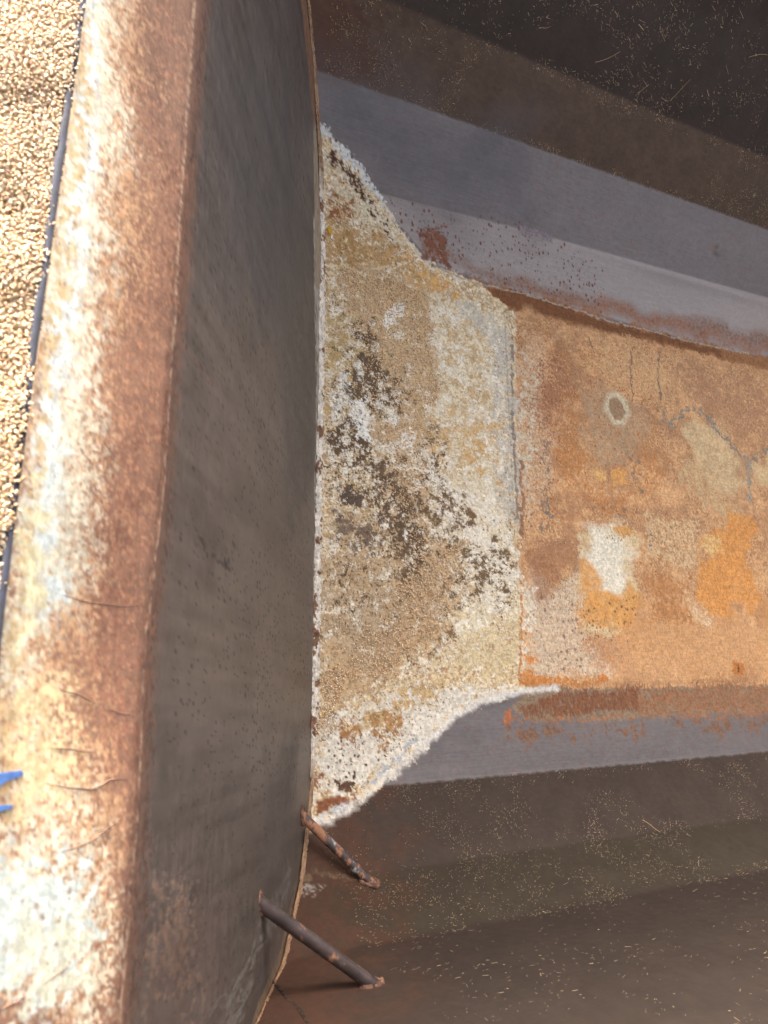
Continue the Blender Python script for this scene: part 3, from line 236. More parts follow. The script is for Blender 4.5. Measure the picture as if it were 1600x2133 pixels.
PLATE_OPS = [
    {'k': 'poly', 'p': [(0.9493, 1.161), (0.2718, 1.1396), (-0.2603, 1.1498), (-0.2031, 1.334), (0.0753, 1.3122), (0.3, 1.312), (0.7906, 1.3238)], 'c3': (176, 128, 98), 'f': 0.06, 'd': 0.5, 's': 0.004, 'h': 0.25},
    {'k': 'poly', 'p': [(0.893, 1.2187), (0.4755, 1.2197), (0.2523, 1.2145), (0.0577, 1.2099), (-0.256, 1.1631), (-0.2031, 1.334), (0.0753, 1.3122), (0.3, 1.312), (0.7906, 1.3238)], 'c3': (204, 160, 120), 'f': 0.05, 'd': 0.6, 's': 0.004, 'h': 0.25},
    {'k': 'poly', 'p': [(0.8401, 1.273), (0.5144, 1.2597), (0.295, 1.2491), (0.1015, 1.2425), (-0.0728, 1.2055), (-0.256, 1.1631), (-0.2031, 1.334), (0.0753, 1.3122), (0.3, 1.312), (0.7906, 1.3238)], 'c3': (232, 212, 180), 'f': 0.06, 'd': 0.62, 's': 0.0035, 'h': 0.25},
    {'k': 'poly', 'p': [(0.8527, 1.2601), (0.6694, 1.2643), (0.5582, 1.2679), (0.4731, 1.2702), (0.3622, 1.2687), (0.2419, 1.2569), (0.1236, 1.2505), (0.056, 1.2723), (0.035, 1.3065), (0.2242, 1.3284), (0.3712, 1.323), (0.5236, 1.3228), (0.6586, 1.3197), (0.7906, 1.3238)], 'c3': (234, 222, 194), 'f': 0.05, 'd': 0.8, 's': 0.008, 'oc': 5, 'g': 0.75, 'h': 0.5},
    {'k': 'poly', 'p': [(0.819, 1.2947), (0.6535, 1.2853), (0.5491, 1.2823), (0.4614, 1.2924), (0.3558, 1.2848), (0.238, 1.2728), (0.122, 1.2659), (0.0976, 1.2923), (0.2306, 1.3028), (0.3794, 1.3042), (0.5302, 1.3124), (0.6674, 1.3088), (0.7945, 1.3198)], 'c3': (226, 232, 224), 'f': 0.03, 'd': 0.95, 's': 0.012, 'oc': 5, 'g': 0.8, 'h': 0.5},
    {'k': 'poly', 'p': [(0.2288, 1.3099), (0.2348, 1.2856), (0.1209, 1.2759), (0.0765, 1.2894), (0.035, 1.2976), (0.1049, 1.3072)], 'c3': (236, 222, 180), 'f': 0.02, 'd': 0.8, 's': 0.01},
    {'k': 'poly', 'p': [(0.0557, 1.2866), (0.0481, 1.2412), (-0.0502, 1.2239), (-0.0741, 1.2599), (-0.082, 1.3109), (-0.0035, 1.3223)], 'c3': (232, 204, 156), 'f': 0.03, 'd': 0.6, 's': 0.005},
    {'k': 'poly', 'p': [(-0.0641, 1.3371), (-0.0807, 1.2682), (-0.131, 1.219), (-0.1923, 1.2015), (-0.2384, 1.22), (-0.2031, 1.334)], 'c3': (222, 230, 220), 'f': 0.05, 'd': 0.85, 's': 0.008},
    {'k': 'poly', 'p': [(-0.1228, 1.2625), (-0.1409, 1.2078), (-0.2004, 1.1694), (-0.251, 1.1794), (-0.2297, 1.2481)], 'c3': (224, 222, 196), 'f': 0.04, 'd': 0.6, 's': 0.01},
    {'k': 'poly', 'p': [(0.7989, 1.3153), (0.6834, 1.2888), (0.4273, 1.2938), (0.3042, 1.2997), (0.1859, 1.2944), (0.035, 1.2976), (0.035, 1.3065), (0.2995, 1.3135), (0.6239, 1.3242), (0.7906, 1.3238)], 'c3': (214, 186, 140), 'f': 0.008, 'd': 0.45, 's': 0.006},
    {'k': 'poly', 'p': [(0.117, 1.3135), (0.0969, 1.3015), (-0.0635, 1.284), (-0.0609, 1.3057)], 'c3': (214, 178, 130), 'f': 0.03, 'd': 0.6, 's': 0.006},
    {'k': 'spots', 'p': [(0.859, 1.1663), (0.2718, 1.1396), (-0.2086, 1.1382), (-0.186, 1.2266), (0.2348, 1.2856), (0.755, 1.284)], 'c3': (150, 92, 64), 'c': 0.008, 'd': 0.3, 'f': 0.05, 'r1': 0.25, 'o': 0.7},
    {'k': 'poly', 'p': [(0.3904, 1.1973), (0.3817, 1.1581), (0.1622, 1.1393), (-0.0354, 1.1387), (-0.0528, 1.1971), (0.0576, 1.2155), (0.2009, 1.2147)], 'c3': (150, 102, 80), 'f': 0.06, 'd': 0.5, 's': 0.004},
    {'k': 'poly', 'p': [(0.8689, 1.2396), (0.926, 1.1807), (0.4419, 1.1601), (0.4243, 1.2008), (0.6549, 1.2389)], 'c3': (140, 98, 76), 'f': 0.05, 'd': 0.5, 's': 0.005},
    {'k': 'line', 'p': [(0.9477, 1.1626), (0.6264, 1.1596), (0.2699, 1.1456), (0.1086, 1.1525), (-0.0577, 1.1457), (-0.1316, 1.1482), (-0.2607, 1.1486)], 'c3': (210, 172, 142), 'w': 0.003, 'd': 0.6, 's': 0.006, 'f': 0.03, 'wa': 0.003, 'h': 0.3},  # highlight along the fold, painted as a pale line
    {'k': 'line', 'p': [(0.9422, 1.1683), (0.6231, 1.1648), (0.267, 1.1548), (0.1082, 1.1578), (-0.0569, 1.1544), (-0.1303, 1.1554), (-0.2584, 1.1554)], 'c3': (120, 82, 66), 'w': 0.003, 'd': 0.4, 's': 0.01, 'f': 0.03, 'wa': 0.004},
    {'k': 'poly', 'p': [(0.9493, 1.161), (1.015, 1.1036), (0.6174, 1.1426), (0.3353, 1.1248), (0.1133, 1.1132), (-0.0852, 1.1), (-0.2825, 1.084), (-0.2603, 1.1498), (-0.0575, 1.147), (0.2694, 1.1471)], 'c3': (124, 94, 78), 'f': 0.03, 'd': 0.55, 's': 0.006},
    {'k': 'poly', 'p': [(-0.1281, 1.1182), (-0.1915, 0.9051), (-0.3616, 0.8495), (-0.2732, 1.1115)], 'c3': (170, 140, 118), 'f': 0.05, 'd': 0.5, 's': 0.007},
    {'k': 'spots', 'p': [(1.015, 1.1036), (1.7555, 0.3193), (0.0088, 0.0158), (-0.4193, 0.602), (-0.2788, 1.0432), (0.463, 1.1196)], 'c3': (66, 54, 48), 'c': 0.013, 'd': 0.62, 'f': 0.05, 'r0': 0.07, 'r1': 0.16, 'o': 0.75},
    {'k': 'spots', 'p': [(1.015, 1.1036), (1.7555, 0.3193), (0.0088, 0.0158), (-0.4193, 0.602), (-0.2788, 1.0432), (0.463, 1.1196)], 'c3': (128, 92, 74), 'c': 0.02, 'd': 0.22, 'f': 0.05, 'r0': 0.08, 'r1': 0.14, 'o': 0.6},
    {'k': 'poly', 'p': [(0.9182, 1.1084), (1.5424, 0.5727), (1.2055, 0.2472), (0.7264, 0.7345), (0.5921, 1.0651)], 'c3': (88, 86, 86), 'f': 0.14, 'd': 0.6, 's': 0.1, 'soft': 1, 'wa': 0.1},
    {'k': 'poly', 'p': [(0.9043, 0.6803), (1.4294, 0.1486), (0.6144, 0.0497), (0.3986, 0.3984)], 'c3': (122, 112, 98), 'f': 0.08, 'd': 0.7, 's': 0.05, 'soft': 1},
    {'k': 'poly', 'p': [(0.2474, 1.1262), (0.3131, 1.0081), (0.23, 0.8438), (0.1904, 0.9831)], 'c3': (96, 76, 62), 'f': 0.04, 'd': 0.5, 's': 0.03, 'soft': 1},
    {'k': 'line', 'p': [(0.2476, 1.0361), (0.2253, 0.9682), (0.23, 0.8438)], 'c3': (92, 78, 70), 'w': 0.006, 'd': 0.6, 's': 0.02, 'f': 0.03, 'wa': 0.01},
    {'k': 'line', 'p': [(0.4501, 1.1316), (0.4511, 1.0783), (0.4575, 0.9919)], 'c3': (134, 96, 76), 'w': 0.006, 'd': 0.55, 's': 0.01, 'f': 0.03, 'wa': 0.01},
    {'k': 'poly', 'p': [(-0.0396, 0.5212), (-0.0509, 0.2151), (-0.257, 0.2441), (-0.234, 0.4884)], 'c3': (100, 92, 80), 'f': 0.07, 'd': 0.6, 's': 0.05, 'soft': 1},
    {'k': 'poly', 'p': [(-0.3398, 0.9141), (-0.3219, 0.6197), (-0.2661, 0.2972), (-0.3142, 0.1775), (-0.3694, 0.5424), (-0.4247, 0.6625)], 'c3': (150, 140, 130), 'f': 0.03, 'd': 0.45, 's': 0.012, 'ax': 0.4, 'ay': 2.0},
    {'k': 'poly', 'p': [(-0.1596, 1.0692), (-0.2097, 0.811), (-0.3953, 0.7498), (-0.2874, 1.0695)], 'c3': (112, 86, 74), 'f': 0.06, 'd': 0.6, 's': 0.05, 'soft': 1},
    {'k': 'poly', 'p': [(1.3393, 0.1643), (1.7023, -0.3275), (-0.2408, -0.4894), (-0.1878, 0.0213), (0.2399, 0.0367), (0.7495, 0.0488)], 'c3': (226, 216, 198), 'f': 0.01, 'd': 0.72, 's': 0.008, 'ax': 3.0, 'ay': 0.6, 'h': 0.12},
    {'k': 'poly', 'p': [(1.6503, 0.1754), (2.0823, -0.2959), (1.4307, -0.3502), (1.146, 0.1142)], 'c3': (206, 184, 156), 'f': 0.008, 'd': 0.8, 's': 0.012, 'ax': 2.0},
    {'k': 'poly', 'p': [(1.789, 0.4409), (2.5992, -0.2528), (2.0628, -0.2975), (1.6354, 0.1736)], 'c3': (170, 126, 96), 'f': 0.006, 'd': 0.8, 's': 0.01},
    {'k': 'poly', 'p': [(-0.2042, 0.0624), (-0.2677, -0.4917), (-0.6469, 0.0044), (-0.4411, 0.614), (-0.4095, 0.3496), (-0.3261, 0.1638)], 'c3': (160, 132, 104), 'f': 0.01, 'd': 0.8, 's': 0.01},
]
DENTS = [(1.858, 0.998, 0.018, 0.024, 0.004), (1.473, 1.618, 0.016, 0.022, 0.004), (1.561, 1.642, 0.014, 0.018, 0.003), (2.384, 1.709, 0.024, 0.02, 0.01), (1.482, 1.584, 0.006, 0.02, 0.002)]
RODS = [(-0.1963, 0.1313, 0.784, -0.385, 0.0106, 3, 'mottled rusty brace rod with pale flakes, nearer the floor', 0.52), (-0.2806, 0.5579, 0.645, -0.705, 0.0119, 9, 'smooth dark brace rod higher up the near corner', 0.12)]
WELD_RUN = [(0.487, -0.597), (0.489, -0.641), (0.49, -0.701), (0.493, -0.74), (0.49, -0.791)]
CRACKS = []
SCRATCHES = [
    {'p': [(-0.0408, 1.2549), (-0.0459, 1.2346), (-0.0492, 1.2084), (-0.0434, 1.1872), (-0.0435, 1.1653)], 'w': 0.0008},
    {'p': [(0.1286, 1.2668), (0.1235, 1.2288), (0.1241, 1.2002), (0.1262, 1.1685)], 'w': 0.0006},
    {'p': [(0.0402, 1.2505), (0.036, 1.2292), (0.028, 1.2093)], 'w': 0.0006},
    {'p': [(0.0234, 1.1992), (0.0155, 1.1614)], 'w': 0.0005},
    {'p': [(-0.0094, 1.259), (-0.0156, 1.2069)], 'w': 0.0005},
    {'p': [(-0.099, 1.2426), (-0.0964, 1.2183), (-0.0937, 1.2031), (-0.0775, 1.1663)], 'w': 0.0005},
    {'p': [(-0.201, 1.2386), (-0.1942, 1.2161)], 'w': 0.0006},
    {'p': [(-0.2093, 1.2763), (-0.2056, 1.2536)], 'w': 0.0007},
    {'p': [(0.2899, 1.2398), (0.271, 1.2135)], 'w': 0.0005},
]
FLAKES = [[(-0.0293, 1.3186), (-0.0276, 1.302), (-0.027, 1.2836), (-0.03, 1.2801), (-0.0317, 1.2839), (-0.0345, 1.2959), (-0.0375, 1.3006), (-0.0413, 1.3168)], [(-0.0539, 1.315), (-0.0532, 1.2984), (-0.0542, 1.2888), (-0.0563, 1.2867), (-0.0581, 1.2977), (-0.0599, 1.3141)]]
GRAIN_ZONES = [
    ([(0.819, 1.292), (0.962, 1.302), (1.119, 1.28), (1.137, 1.167), (1.119, 1.034), (1.165, 0.979), (1.091, 0.874), (1.066, 0.735), (1.109, 0.666), (1.048, 0.589), (1.071, 0.464), (1.184, 0.485), (1.183, 0.387), (1.12, 0.289), (1.061, 0.222), (0.96, 0.133), (0.861, 0.098), (0.767, 0.076), (0.781, 0.136), (0.91, 0.259), (1.006, 0.406), (1.028, 0.517), (0.946, 0.679), (0.913, 0.937), (0.874, 1.114)], 24000, 1.75),
    ([(0.744, 0.112), (0.781, 0.124), (0.813, 0.087), (0.791, 0.041), (0.763, -0.005), (0.732, -0.038), (0.726, 0.02)], 42000, 1.8),
    ([(0.774, 0.307), (1.05, 0.381), (1.164, 0.25), (1.032, 0.12), (0.858, 0.05), (0.766, 0.065)], 8000, 1.7),
    ([(0.751, 1.653), (1.458, 1.286), (1.343, 0.088), (0.984, -0.075), (0.72, -0.159)], 700, 1.6),
    ([(1.487, 1.203), (2.705, 1.271), (2.39, 0.067), (1.359, 0.088)], 350, 1.4),
]
CHAFF = [(0.7, 2.7, 1.84, 2.6, 13000, -0.55, 0.7, 0.003, 0.012, 1.2), (0.7, 2.7, 1.84, 2.06, 9000, -0.4, 0.8, 0.002, 0.007, 1.0), (1.2, 2.7, 2.0, 2.6, 700, -0.55, 0.25, 0.01, 0.035, 1.2), (0.7, 2.6, -0.36, -0.16, 9000, 0.5, 0.9, 0.002, 0.007, 0.8), (0.7, 2.6, -0.56, -0.36, 6000, 0.5, 0.8, 0.002, 0.008, 0.7), (0.7, 2.2, -1.1, -0.56, 2200, 0.45, 0.5, 0.003, 0.012, 0.5), (0.8, 2.6, 1.4, 1.84, 900, -0.4, 0.9, 0.002, 0.005, 0.7), (1.2, 2.4, -0.6, -0.16, 160, 0.45, 0.3, 0.008, 0.03, 0.7)]
STRAWS = [
    {'a': (1.756, -0.385), 'b': (1.773, -0.434), 'l': 'longest pale straw on the near brown side panel'},
    {'a': (1.639, -0.33), 'b': (1.676, -0.359), 'l': 'short straw left of the longest straw on the near brown side panel'},
    {'a': (1.324, 2.142), 'b': (1.359, 2.17), 'l': 'leftmost pale straw on the dark far wall', 'g': 'straws on the dark far wall'},
    {'a': (1.561, 2.124), 'b': (1.621, 2.176), 'l': 'second pale straw from the left on the dark far wall', 'g': 'straws on the dark far wall'},
    {'a': (1.765, 2.098), 'b': (1.787, 2.123), 'l': 'shortest pale straw on the dark far wall, middle one of five', 'g': 'straws on the dark far wall'},
    {'a': (1.899, 2.114), 'b': (1.923, 2.182), 'l': 'steeply slanted pale straw, fourth from the left on the dark far wall', 'g': 'straws on the dark far wall'},
    {'a': (2.08, 2.311), 'b': (2.144, 2.335), 'l': 'rightmost pale straw on the dark far wall, lying level', 'g': 'straws on the dark far wall'},
]
LEAF_AT = (0.791, 1.402)

# ---------------------------------------------------------------- helpers
def lin(c):
    c = np.asarray(c, float) / 255.0
    return np.where(c <= 0.04045, c / 12.92, ((c + 0.055) / 1.055) ** 2.4)

def h2(ix, iy, seed):
    h = (ix.astype(np.int64) * 374761393 + iy.astype(np.int64) * 668265263 + seed * 974634533) & 0xFFFFFFFF
    h = ((h ^ (h >> 13)) * 1274126177) & 0xFFFFFFFF
    h = ((h ^ (h >> 16)) * 2246822519) & 0xFFFFFFFF
    return ((h ^ (h >> 15)) & 0xFFFFFF) / float(0xFFFFFF)

def vnoise(x, y, seed):
    xi = np.floor(x); yi = np.floor(y)
    fx = x - xi; fy = y - yi
    fx = fx * fx * (3 - 2 * fx); fy = fy * fy * (3 - 2 * fy)
    a = h2(xi, yi, seed); b = h2(xi + 1, yi, seed); c = h2(xi, yi + 1, seed); d = h2(xi + 1, yi + 1, seed)
    return a + (b - a) * fx + (c - a) * fy + (a - b - c + d) * fx * fy

def fbm(x, y, scale, seed, octv=4, ax=1.0, ay=1.0, gain=0.6):
    """fractal noise, spread to about uniform 0..1"""
    t = 0; amp = 1.0; var = 0
    px = x / (scale * ax); py = y / (scale * ay)
    for o in range(octv):
        ca, sa = math.cos(o * 0.9 + 0.4), math.sin(o * 0.9 + 0.4)
        if ax == ay:
            qx, qy = px * ca - py * sa, px * sa + py * ca
        else:
            qx, qy = px, py
        t = t + amp * (vnoise(qx + 17.3 * o, qy + 9.1 * o, seed + o * 31) - 0.5)
        var += amp * amp * 0.05
        amp *= gain; px = px * 2.03; py = py * 2.03
    return 1.0 / (1.0 + np.exp(-1.702 * t / math.sqrt(var)))

def sdf(px, py, pts):
    """signed distance to a polygon, positive inside"""
    pts = np.asarray(pts, float)
    d = np.full(px.shape, 1e9); ins = np.zeros(px.shape, bool)
    n = len(pts)
    for i in range(n):
        ax, ay = pts[i]; bx, by = pts[(i + 1) % n]
        ex, ey = bx - ax, by - ay
        L = ex * ex + ey * ey + 1e-12
        t = np.clip(((px - ax) * ex + (py - ay) * ey) / L, 0, 1)
        d = np.minimum(d, (px - ax - t * ex) ** 2 + (py - ay - t * ey) ** 2)
        cr = ((ay > py) != (by > py))
        with np.errstate(divide='ignore', invalid='ignore'):
            xx = ax + (py - ay) * ex / (ey if abs(ey) > 1e-12 else 1e-12)
        ins ^= cr & (px < xx)
    d = np.sqrt(d)
    return np.where(ins, d, -d)

def dline(px, py, pts):
    pts = np.asarray(pts, float)
    d = np.full(px.shape, 1e9)
    for i in range(len(pts) - 1):
        ax, ay = pts[i]; ex, ey = pts[i + 1] - pts[i]
        t = np.clip(((px - ax) * ex + (py - ay) * ey) / (ex * ex + ey * ey + 1e-12), 0, 1)
        d = np.minimum(d, (px - ax - t * ex) ** 2 + (py - ay - t * ey) ** 2)
    return np.sqrt(d)

def sstep(a, b, v):
    t = np.clip((v - a) / (b - a), 0, 1)
    return t * t * (3 - 2 * t)

def paint(col, wear, x, y, ops, gain):
    """lay stains and painted light tones (outlines in metres on the sheet) over the base colours; wear = 1 is bare steel"""
    for k, o in enumerate(ops):
        pts = np.asarray(o['p'], float)
        f = o.get('f', .03)
        pad = f + .03 + o.get('w', 0) + o.get('wa', f * .5)
        bb = (x > pts[:, 0].min() - pad) & (x < pts[:, 0].max() + pad) & (y > pts[:, 1].min() - pad) & (y < pts[:, 1].max() + pad)
        idx = np.nonzero(bb)[0]
        if not len(idx):
            continue
        X, Y = x[idx], y[idx]
        sc = o.get('s', .02); sd = 100 + k * 7
        if o['k'] == 'poly':
            wa = o.get('wa', f * .5)
            wx = X + (fbm(X, Y, f * 2 + .02, sd + 1, 3) - .5) * wa * 2
            wy = Y + (fbm(X, Y, f * 2 + .02, sd + 2, 3) - .5) * wa * 2
            cov = sstep(-f, f, sdf(wx, wy, pts)) * o.get('d', 1.0)
        elif o['k'] == 'line':
            wx = X + (fbm(X, Y, .02, sd + 1, 3) - .5) * o.get('wa', .004)
            wy = Y + (fbm(X, Y, .02, sd + 2, 3) - .5) * o.get('wa', .004)
            cov = np.clip(1.25 - dline(wx, wy, pts) / o['w'], 0, 1) * o.get('d', 1.0)
        elif o['k'] == 'spots':
            cs = o['c']
            cov = sstep(-f, f, sdf(X, Y, pts)) * (.25 + 1.5 * fbm(X, Y, cs * 9, sd + 40, 3))
            gx = np.floor(X / cs); gy = np.floor(Y / cs)
            m = np.zeros(X.shape)
            wob = (fbm(X, Y, cs * .35, sd + 5, 3) - .5) * cs * .22
            for ii in (-1, 0, 1):
                for jj in (-1, 0, 1):
                    cx = gx + ii; cy = gy + jj
                    rx = (cx + .15 + .7 * h2(cx, cy, sd + 11)) * cs; ry = (cy + .15 + .7 * h2(cx, cy, sd + 12)) * cs
                    on = h2(cx, cy, sd + 13) < o.get('d', .5) * cov
                    rr = cs * (o.get('r0', .12) + o.get('r1', .25) * h2(cx, cy, sd + 14) ** 2)
                    dd = np.hypot((X - rx) * o.get('ex', 1.0), (Y - ry) * o.get('ey', 1.0)) + wob
                    m = np.maximum(m, on * sstep(rr, rr * .55, dd))
            m = m * o.get('o', 1.0)
        elif o['k'] == 'vein':
            cov = sstep(-f, f, sdf(X, Y, pts))
            n = fbm(X, Y, sc, sd, 3); n2 = fbm(X, Y, sc * 2.5, sd + 3, 3)
            m = sstep(o['w'], o['w'] * .4, np.abs(n - .5)) * sstep(1 - o.get('d', .4) * cov, 1.15 - o.get('d', .4) * cov, n2) * o.get('o', 1.0)
        if o['k'] in ('poly', 'line'):
            n = fbm(X, Y, sc, sd, o.get('oc', 4), o.get('ax', 1.0), o.get('ay', 1.0), o.get('g', .65))
            h = o.get('h', .28)
            m = sstep(-h, h, cov * (1 + 2 * h) - h - n * 1.0) if not o.get('soft') else cov * (1 - o.get('v', .3) * n)
            m = m * o.get('o', 1.0)
        c = lin(o['c3']) * gain * o.get('b', 1.0)
        var = 1 + o.get('cv', .25) * (fbm(X, Y, o.get('cs', .006), sd + 77, 3, gain=.8) - .5) * 2
        col[idx] = col[idx] * (1 - m)[:, None] + c[None, :] * var[:, None] * m[:, None]
        wear[idx] = wear[idx] * (1 - m) + o.get('wr', 0.0) * m

def link(o, parent=None, label=None, cat=None, group=None, kind=None):
    C.objects.link(o)
    if parent is not None:
        o.parent = parent
    if label: o['label'] = label
    if cat: o['category'] = cat
    if group: o['group'] = group
    if kind: o['kind'] = kind
    return o

def mesh(name, V, F, mat, parent=None, smooth=True, col=None, wear=None, **kw):
    """V (n,3), F (m,k) arrays -> one mesh object"""
    V = np.asarray(V, np.float32); F = np.asarray(F, np.int32)
    me = bpy.data.meshes.new(name)
    k = F.shape[1]
    me.vertices.add(len(V)); me.vertices.foreach_set('co', V.ravel())
    me.loops.add(F.size); me.loops.foreach_set('vertex_index', F.ravel())
    me.polygons.add(len(F))
    me.polygons.foreach_set('loop_start', np.arange(0, F.size, k, dtype=np.int32))
    me.polygons.foreach_set('use_smooth', np.full(len(F), smooth))
    if col is not None:
        a = me.attributes.new('patina', 'FLOAT_COLOR', 'POINT')
        rgba = np.ones((len(V), 4), np.float32); rgba[:, :3] = np.clip(col, 0, 1)
        a.data.foreach_set('color', rgba.ravel())
    if wear is not None:
        a = me.attributes.new('bare', 'FLOAT', 'POINT')
        a.data.foreach_set('value', np.asarray(wear, np.float32))
    me.update(calc_edges=True); me.validate()
    me.materials.append(mat)
    return link(bpy.data.objects.new(name, me), parent, **kw)

def grid_faces(nr, nc):
    i = np.arange(nr * nc).reshape(nr, nc)
    return np.stack([i[:-1, :-1], i[:-1, 1:], i[1:, 1:], i[1:, :-1]], -1).reshape(-1, 4)

def tube(path, rad, seg=16, closed=False, cap=True):
    """path (n,3), rad scalar or (n,) or (n,seg) -> V, F (quads; caps as degenerate-free fans in quads)"""
    path = np.asarray(path, float); n = len(path)
    T = np.gradient(path, axis=0) if not closed else np.roll(path, -1, 0) - np.roll(path, 1, 0)
    T /= np.linalg.norm(T, axis=1)[:, None] + 1e-12
    up = np.array([0, 0, 1.0]) if abs(T[0][2]) < .9 else np.array([1.0, 0, 0])
    V = []
    r = np.asarray(rad, float)
    if r.ndim == 0: r = np.full((n, seg), float(r))
    if r.ndim == 1: r = np.repeat(r[:, None], seg, 1)
    ang = np.linspace(0, 2 * np.pi, seg, endpoint=False)
    for i in range(n):
        u = np.cross(up, T[i]); u /= np.linalg.norm(u); v = np.cross(T[i], u)
        V.append(path[i] + r[i][:, None] * (np.cos(ang)[:, None] * u + np.sin(ang)[:, None] * v))
    V = np.concatenate(V)
    F = []
    m = n if closed else n - 1
    for i in range(m):
        j = (i + 1) % n
        for k in range(seg):
            k2 = (k + 1) % seg
            F.append((i * seg + k, i * seg + k2, j * seg + k2, j * seg + k))
    if cap and not closed:
        for b in (0, (n - 1) * seg):
            for k in range(0, seg - 2, 2):
                F.append((b, b + k + 1, b + k + 2, b + (k + 3) % seg) if k + 3 < seg + 1 else (b, b + k + 1, b + k + 2, b))
    return V, np.array([f for f in F if len(set(f)) == 4])

# ---------------------------------------------------------------- materials
def new_mat(name):
    m = bpy.data.materials.new(name); m.use_nodes = True
    t = m.node_tree
    return m, t, t.nodes['Principled BSDF']

def node(t, kind, **kw):
    n = t.nodes.new(kind)
    for k, v in kw.items():
        setattr(n, k, v)
    return n

def noise_node(t, scale, detail=4, rough=.6, coord=None, stretch=None):
    n = node(t, 'ShaderNodeTexNoise')
    n.inputs['Scale'].default_value = scale; n.inputs['Detail'].default_value = detail; n.inputs['Roughness'].default_value = rough
    if coord is None:
        coord = node(t, 'ShaderNodeTexCoord').outputs['Object']
    if stretch:
        mp = node(t, 'ShaderNodeMapping'); mp.inputs['Scale'].default_value = stretch
        t.links.new(coord, mp.inputs['Vector']); coord = mp.outputs['Vector']
    t.links.new(coord, n.inputs['Vector'])
    return n

def ramp(t, inp, a, b, lo=0.0, hi=1.0):
    n = node(t, 'ShaderNodeMapRange')
    n.inputs['From Min'].default_value = a; n.inputs['From Max'].default_value = b
    n.inputs['To Min'].default_value = lo; n.inputs['To Max'].default_value = hi
    t.links.new(inp, n.inputs['Value'])
    return n.outputs[0]

def mathn(t, op, a, b):
    n = node(t, 'ShaderNodeMath', operation=op)
    for i, v in enumerate((a, b)):
        if isinstance(v, (int, float)): n.inputs[i].default_value = v
        else: t.links.new(v, n.inputs[i])
    return n.outputs[0]

def sheet_material(name, metal=.42, r_bare=.38, r_dirty=.85, bump=.16, bdist=.002, streak=(.35, 6, 6), sa=.12):
    """weathered steel sheet: painted patina + fine node-made pitting and grain"""
    m, t, b = new_mat(name)
    at = node(t, 'ShaderNodeAttribute', attribute_name='patina')
    be = node(t, 'ShaderNodeAttribute', attribute_name='bare')
    n1 = noise_node(t, 420, 3, .7)
    n2 = noise_node(t, 60, 4, .6)
    dirt = ramp(t, be.outputs['Fac'], 0, 1, 1.0, .22)
    n3 = noise_node(t, 34, 5, .75, stretch=streak)
    k1 = mathn(t, 'ADD', 1.0, mathn(t, 'MULTIPLY', mathn(t, 'MULTIPLY', ramp(t, n1.outputs[0], .3, .7, -.15, .15), dirt), 1.0))
    k = mathn(t, 'MULTIPLY', mathn(t, 'MULTIPLY', k1, ramp(t, n2.outputs[0], .3, .7, .94, 1.06)), ramp(t, n3.outputs[0], .3, .7, 1 - sa, 1 + sa))
    mx = node(t, 'ShaderNodeVectorMath', operation='SCALE')
    t.links.new(at.outputs['Color'], mx.inputs[0]); t.links.new(k, mx.inputs['Scale'])
    t.links.new(mx.outputs[0], b.inputs['Base Color'])
    t.links.new(ramp(t, be.outputs['Fac'], 0, 1, 0.0, metal), b.inputs['Metallic'])
    rr = mathn(t, 'ADD', mathn(t, 'ADD', ramp(t, be.outputs['Fac'], 0, 1, r_dirty, r_bare), ramp(t, n2.outputs[0], .3, .7, -.05, .05)), ramp(t, n3.outputs[0], .3, .7, -.05, .05))
    t.links.new(rr, b.inputs['Roughness'])
    b.inputs['Specular IOR Level'].default_value = .28
    bw = node(t, 'ShaderNodeRGBToBW'); t.links.new(at.outputs['Color'], bw.inputs[0])
    hgt = mathn(t, 'ADD', mathn(t, 'MULTIPLY', bw.outputs[0], .8), mathn(t, 'MULTIPLY', n1.outputs[0], .35))
    bp = node(t, 'ShaderNodeBump'); bp.inputs['Distance'].default_value = bdist
    t.links.new(ramp(t, be.outputs['Fac'], 0, 1, bump, bump * .15), bp.inputs['Strength'])
    t.links.new(hgt, bp.inputs['Height']); t.links.new(bp.outputs[0], b.inputs['Normal'])
    return m

def plain_material(name, c1, c2, scale, rough=.7, metal=0.0, bump=.3, bdist=.002, lo=.35, hi=.65):
    m, t, b = new_mat(name)
    n1 = noise_node(t, scale, 5, .65)
    mix = node(t, 'ShaderNodeMix', data_type='RGBA')
    t.links.new(ramp(t, n1.outputs[0], lo, hi), mix.inputs['Factor'])
    mix.inputs['A'].default_value = (*lin(c1), 1); mix.inputs['B'].default_value = (*lin(c2), 1)
    t.links.new(mix.outputs['Result'], b.inputs['Base Color'])
    b.inputs['Roughness'].default_value = rough; b.inputs['Metallic'].default_value = metal
    bp = node(t, 'ShaderNodeBump'); bp.inputs['Strength'].default_value = bump; bp.inputs['Distance'].default_value = bdist
    t.links.new(n1.outputs[0], bp.inputs['Height']); t.links.new(bp.outputs[0], b.inputs['Normal'])
    return m

def attr_material(name, rough=.6, var=.15, scale=900, sss=0.0):
    m, t, b = new_mat(name)
    at = node(t, 'ShaderNodeAttribute', attribute_name='patina')
    n1 = noise_node(t, scale, 3, .6)
    mx = node(t, 'ShaderNodeVectorMath', operation='SCALE')
    t.links.new(at.outputs['Color'], mx.inputs[0]); t.links.new(ramp(t, n1.outputs[0], .3, .7, 1 - var, 1 + var), mx.inputs['Scale'])
    t.links.new(mx.outputs[0], b.inputs['Base Color'])
    b.inputs['Roughness'].default_value = rough
    return m

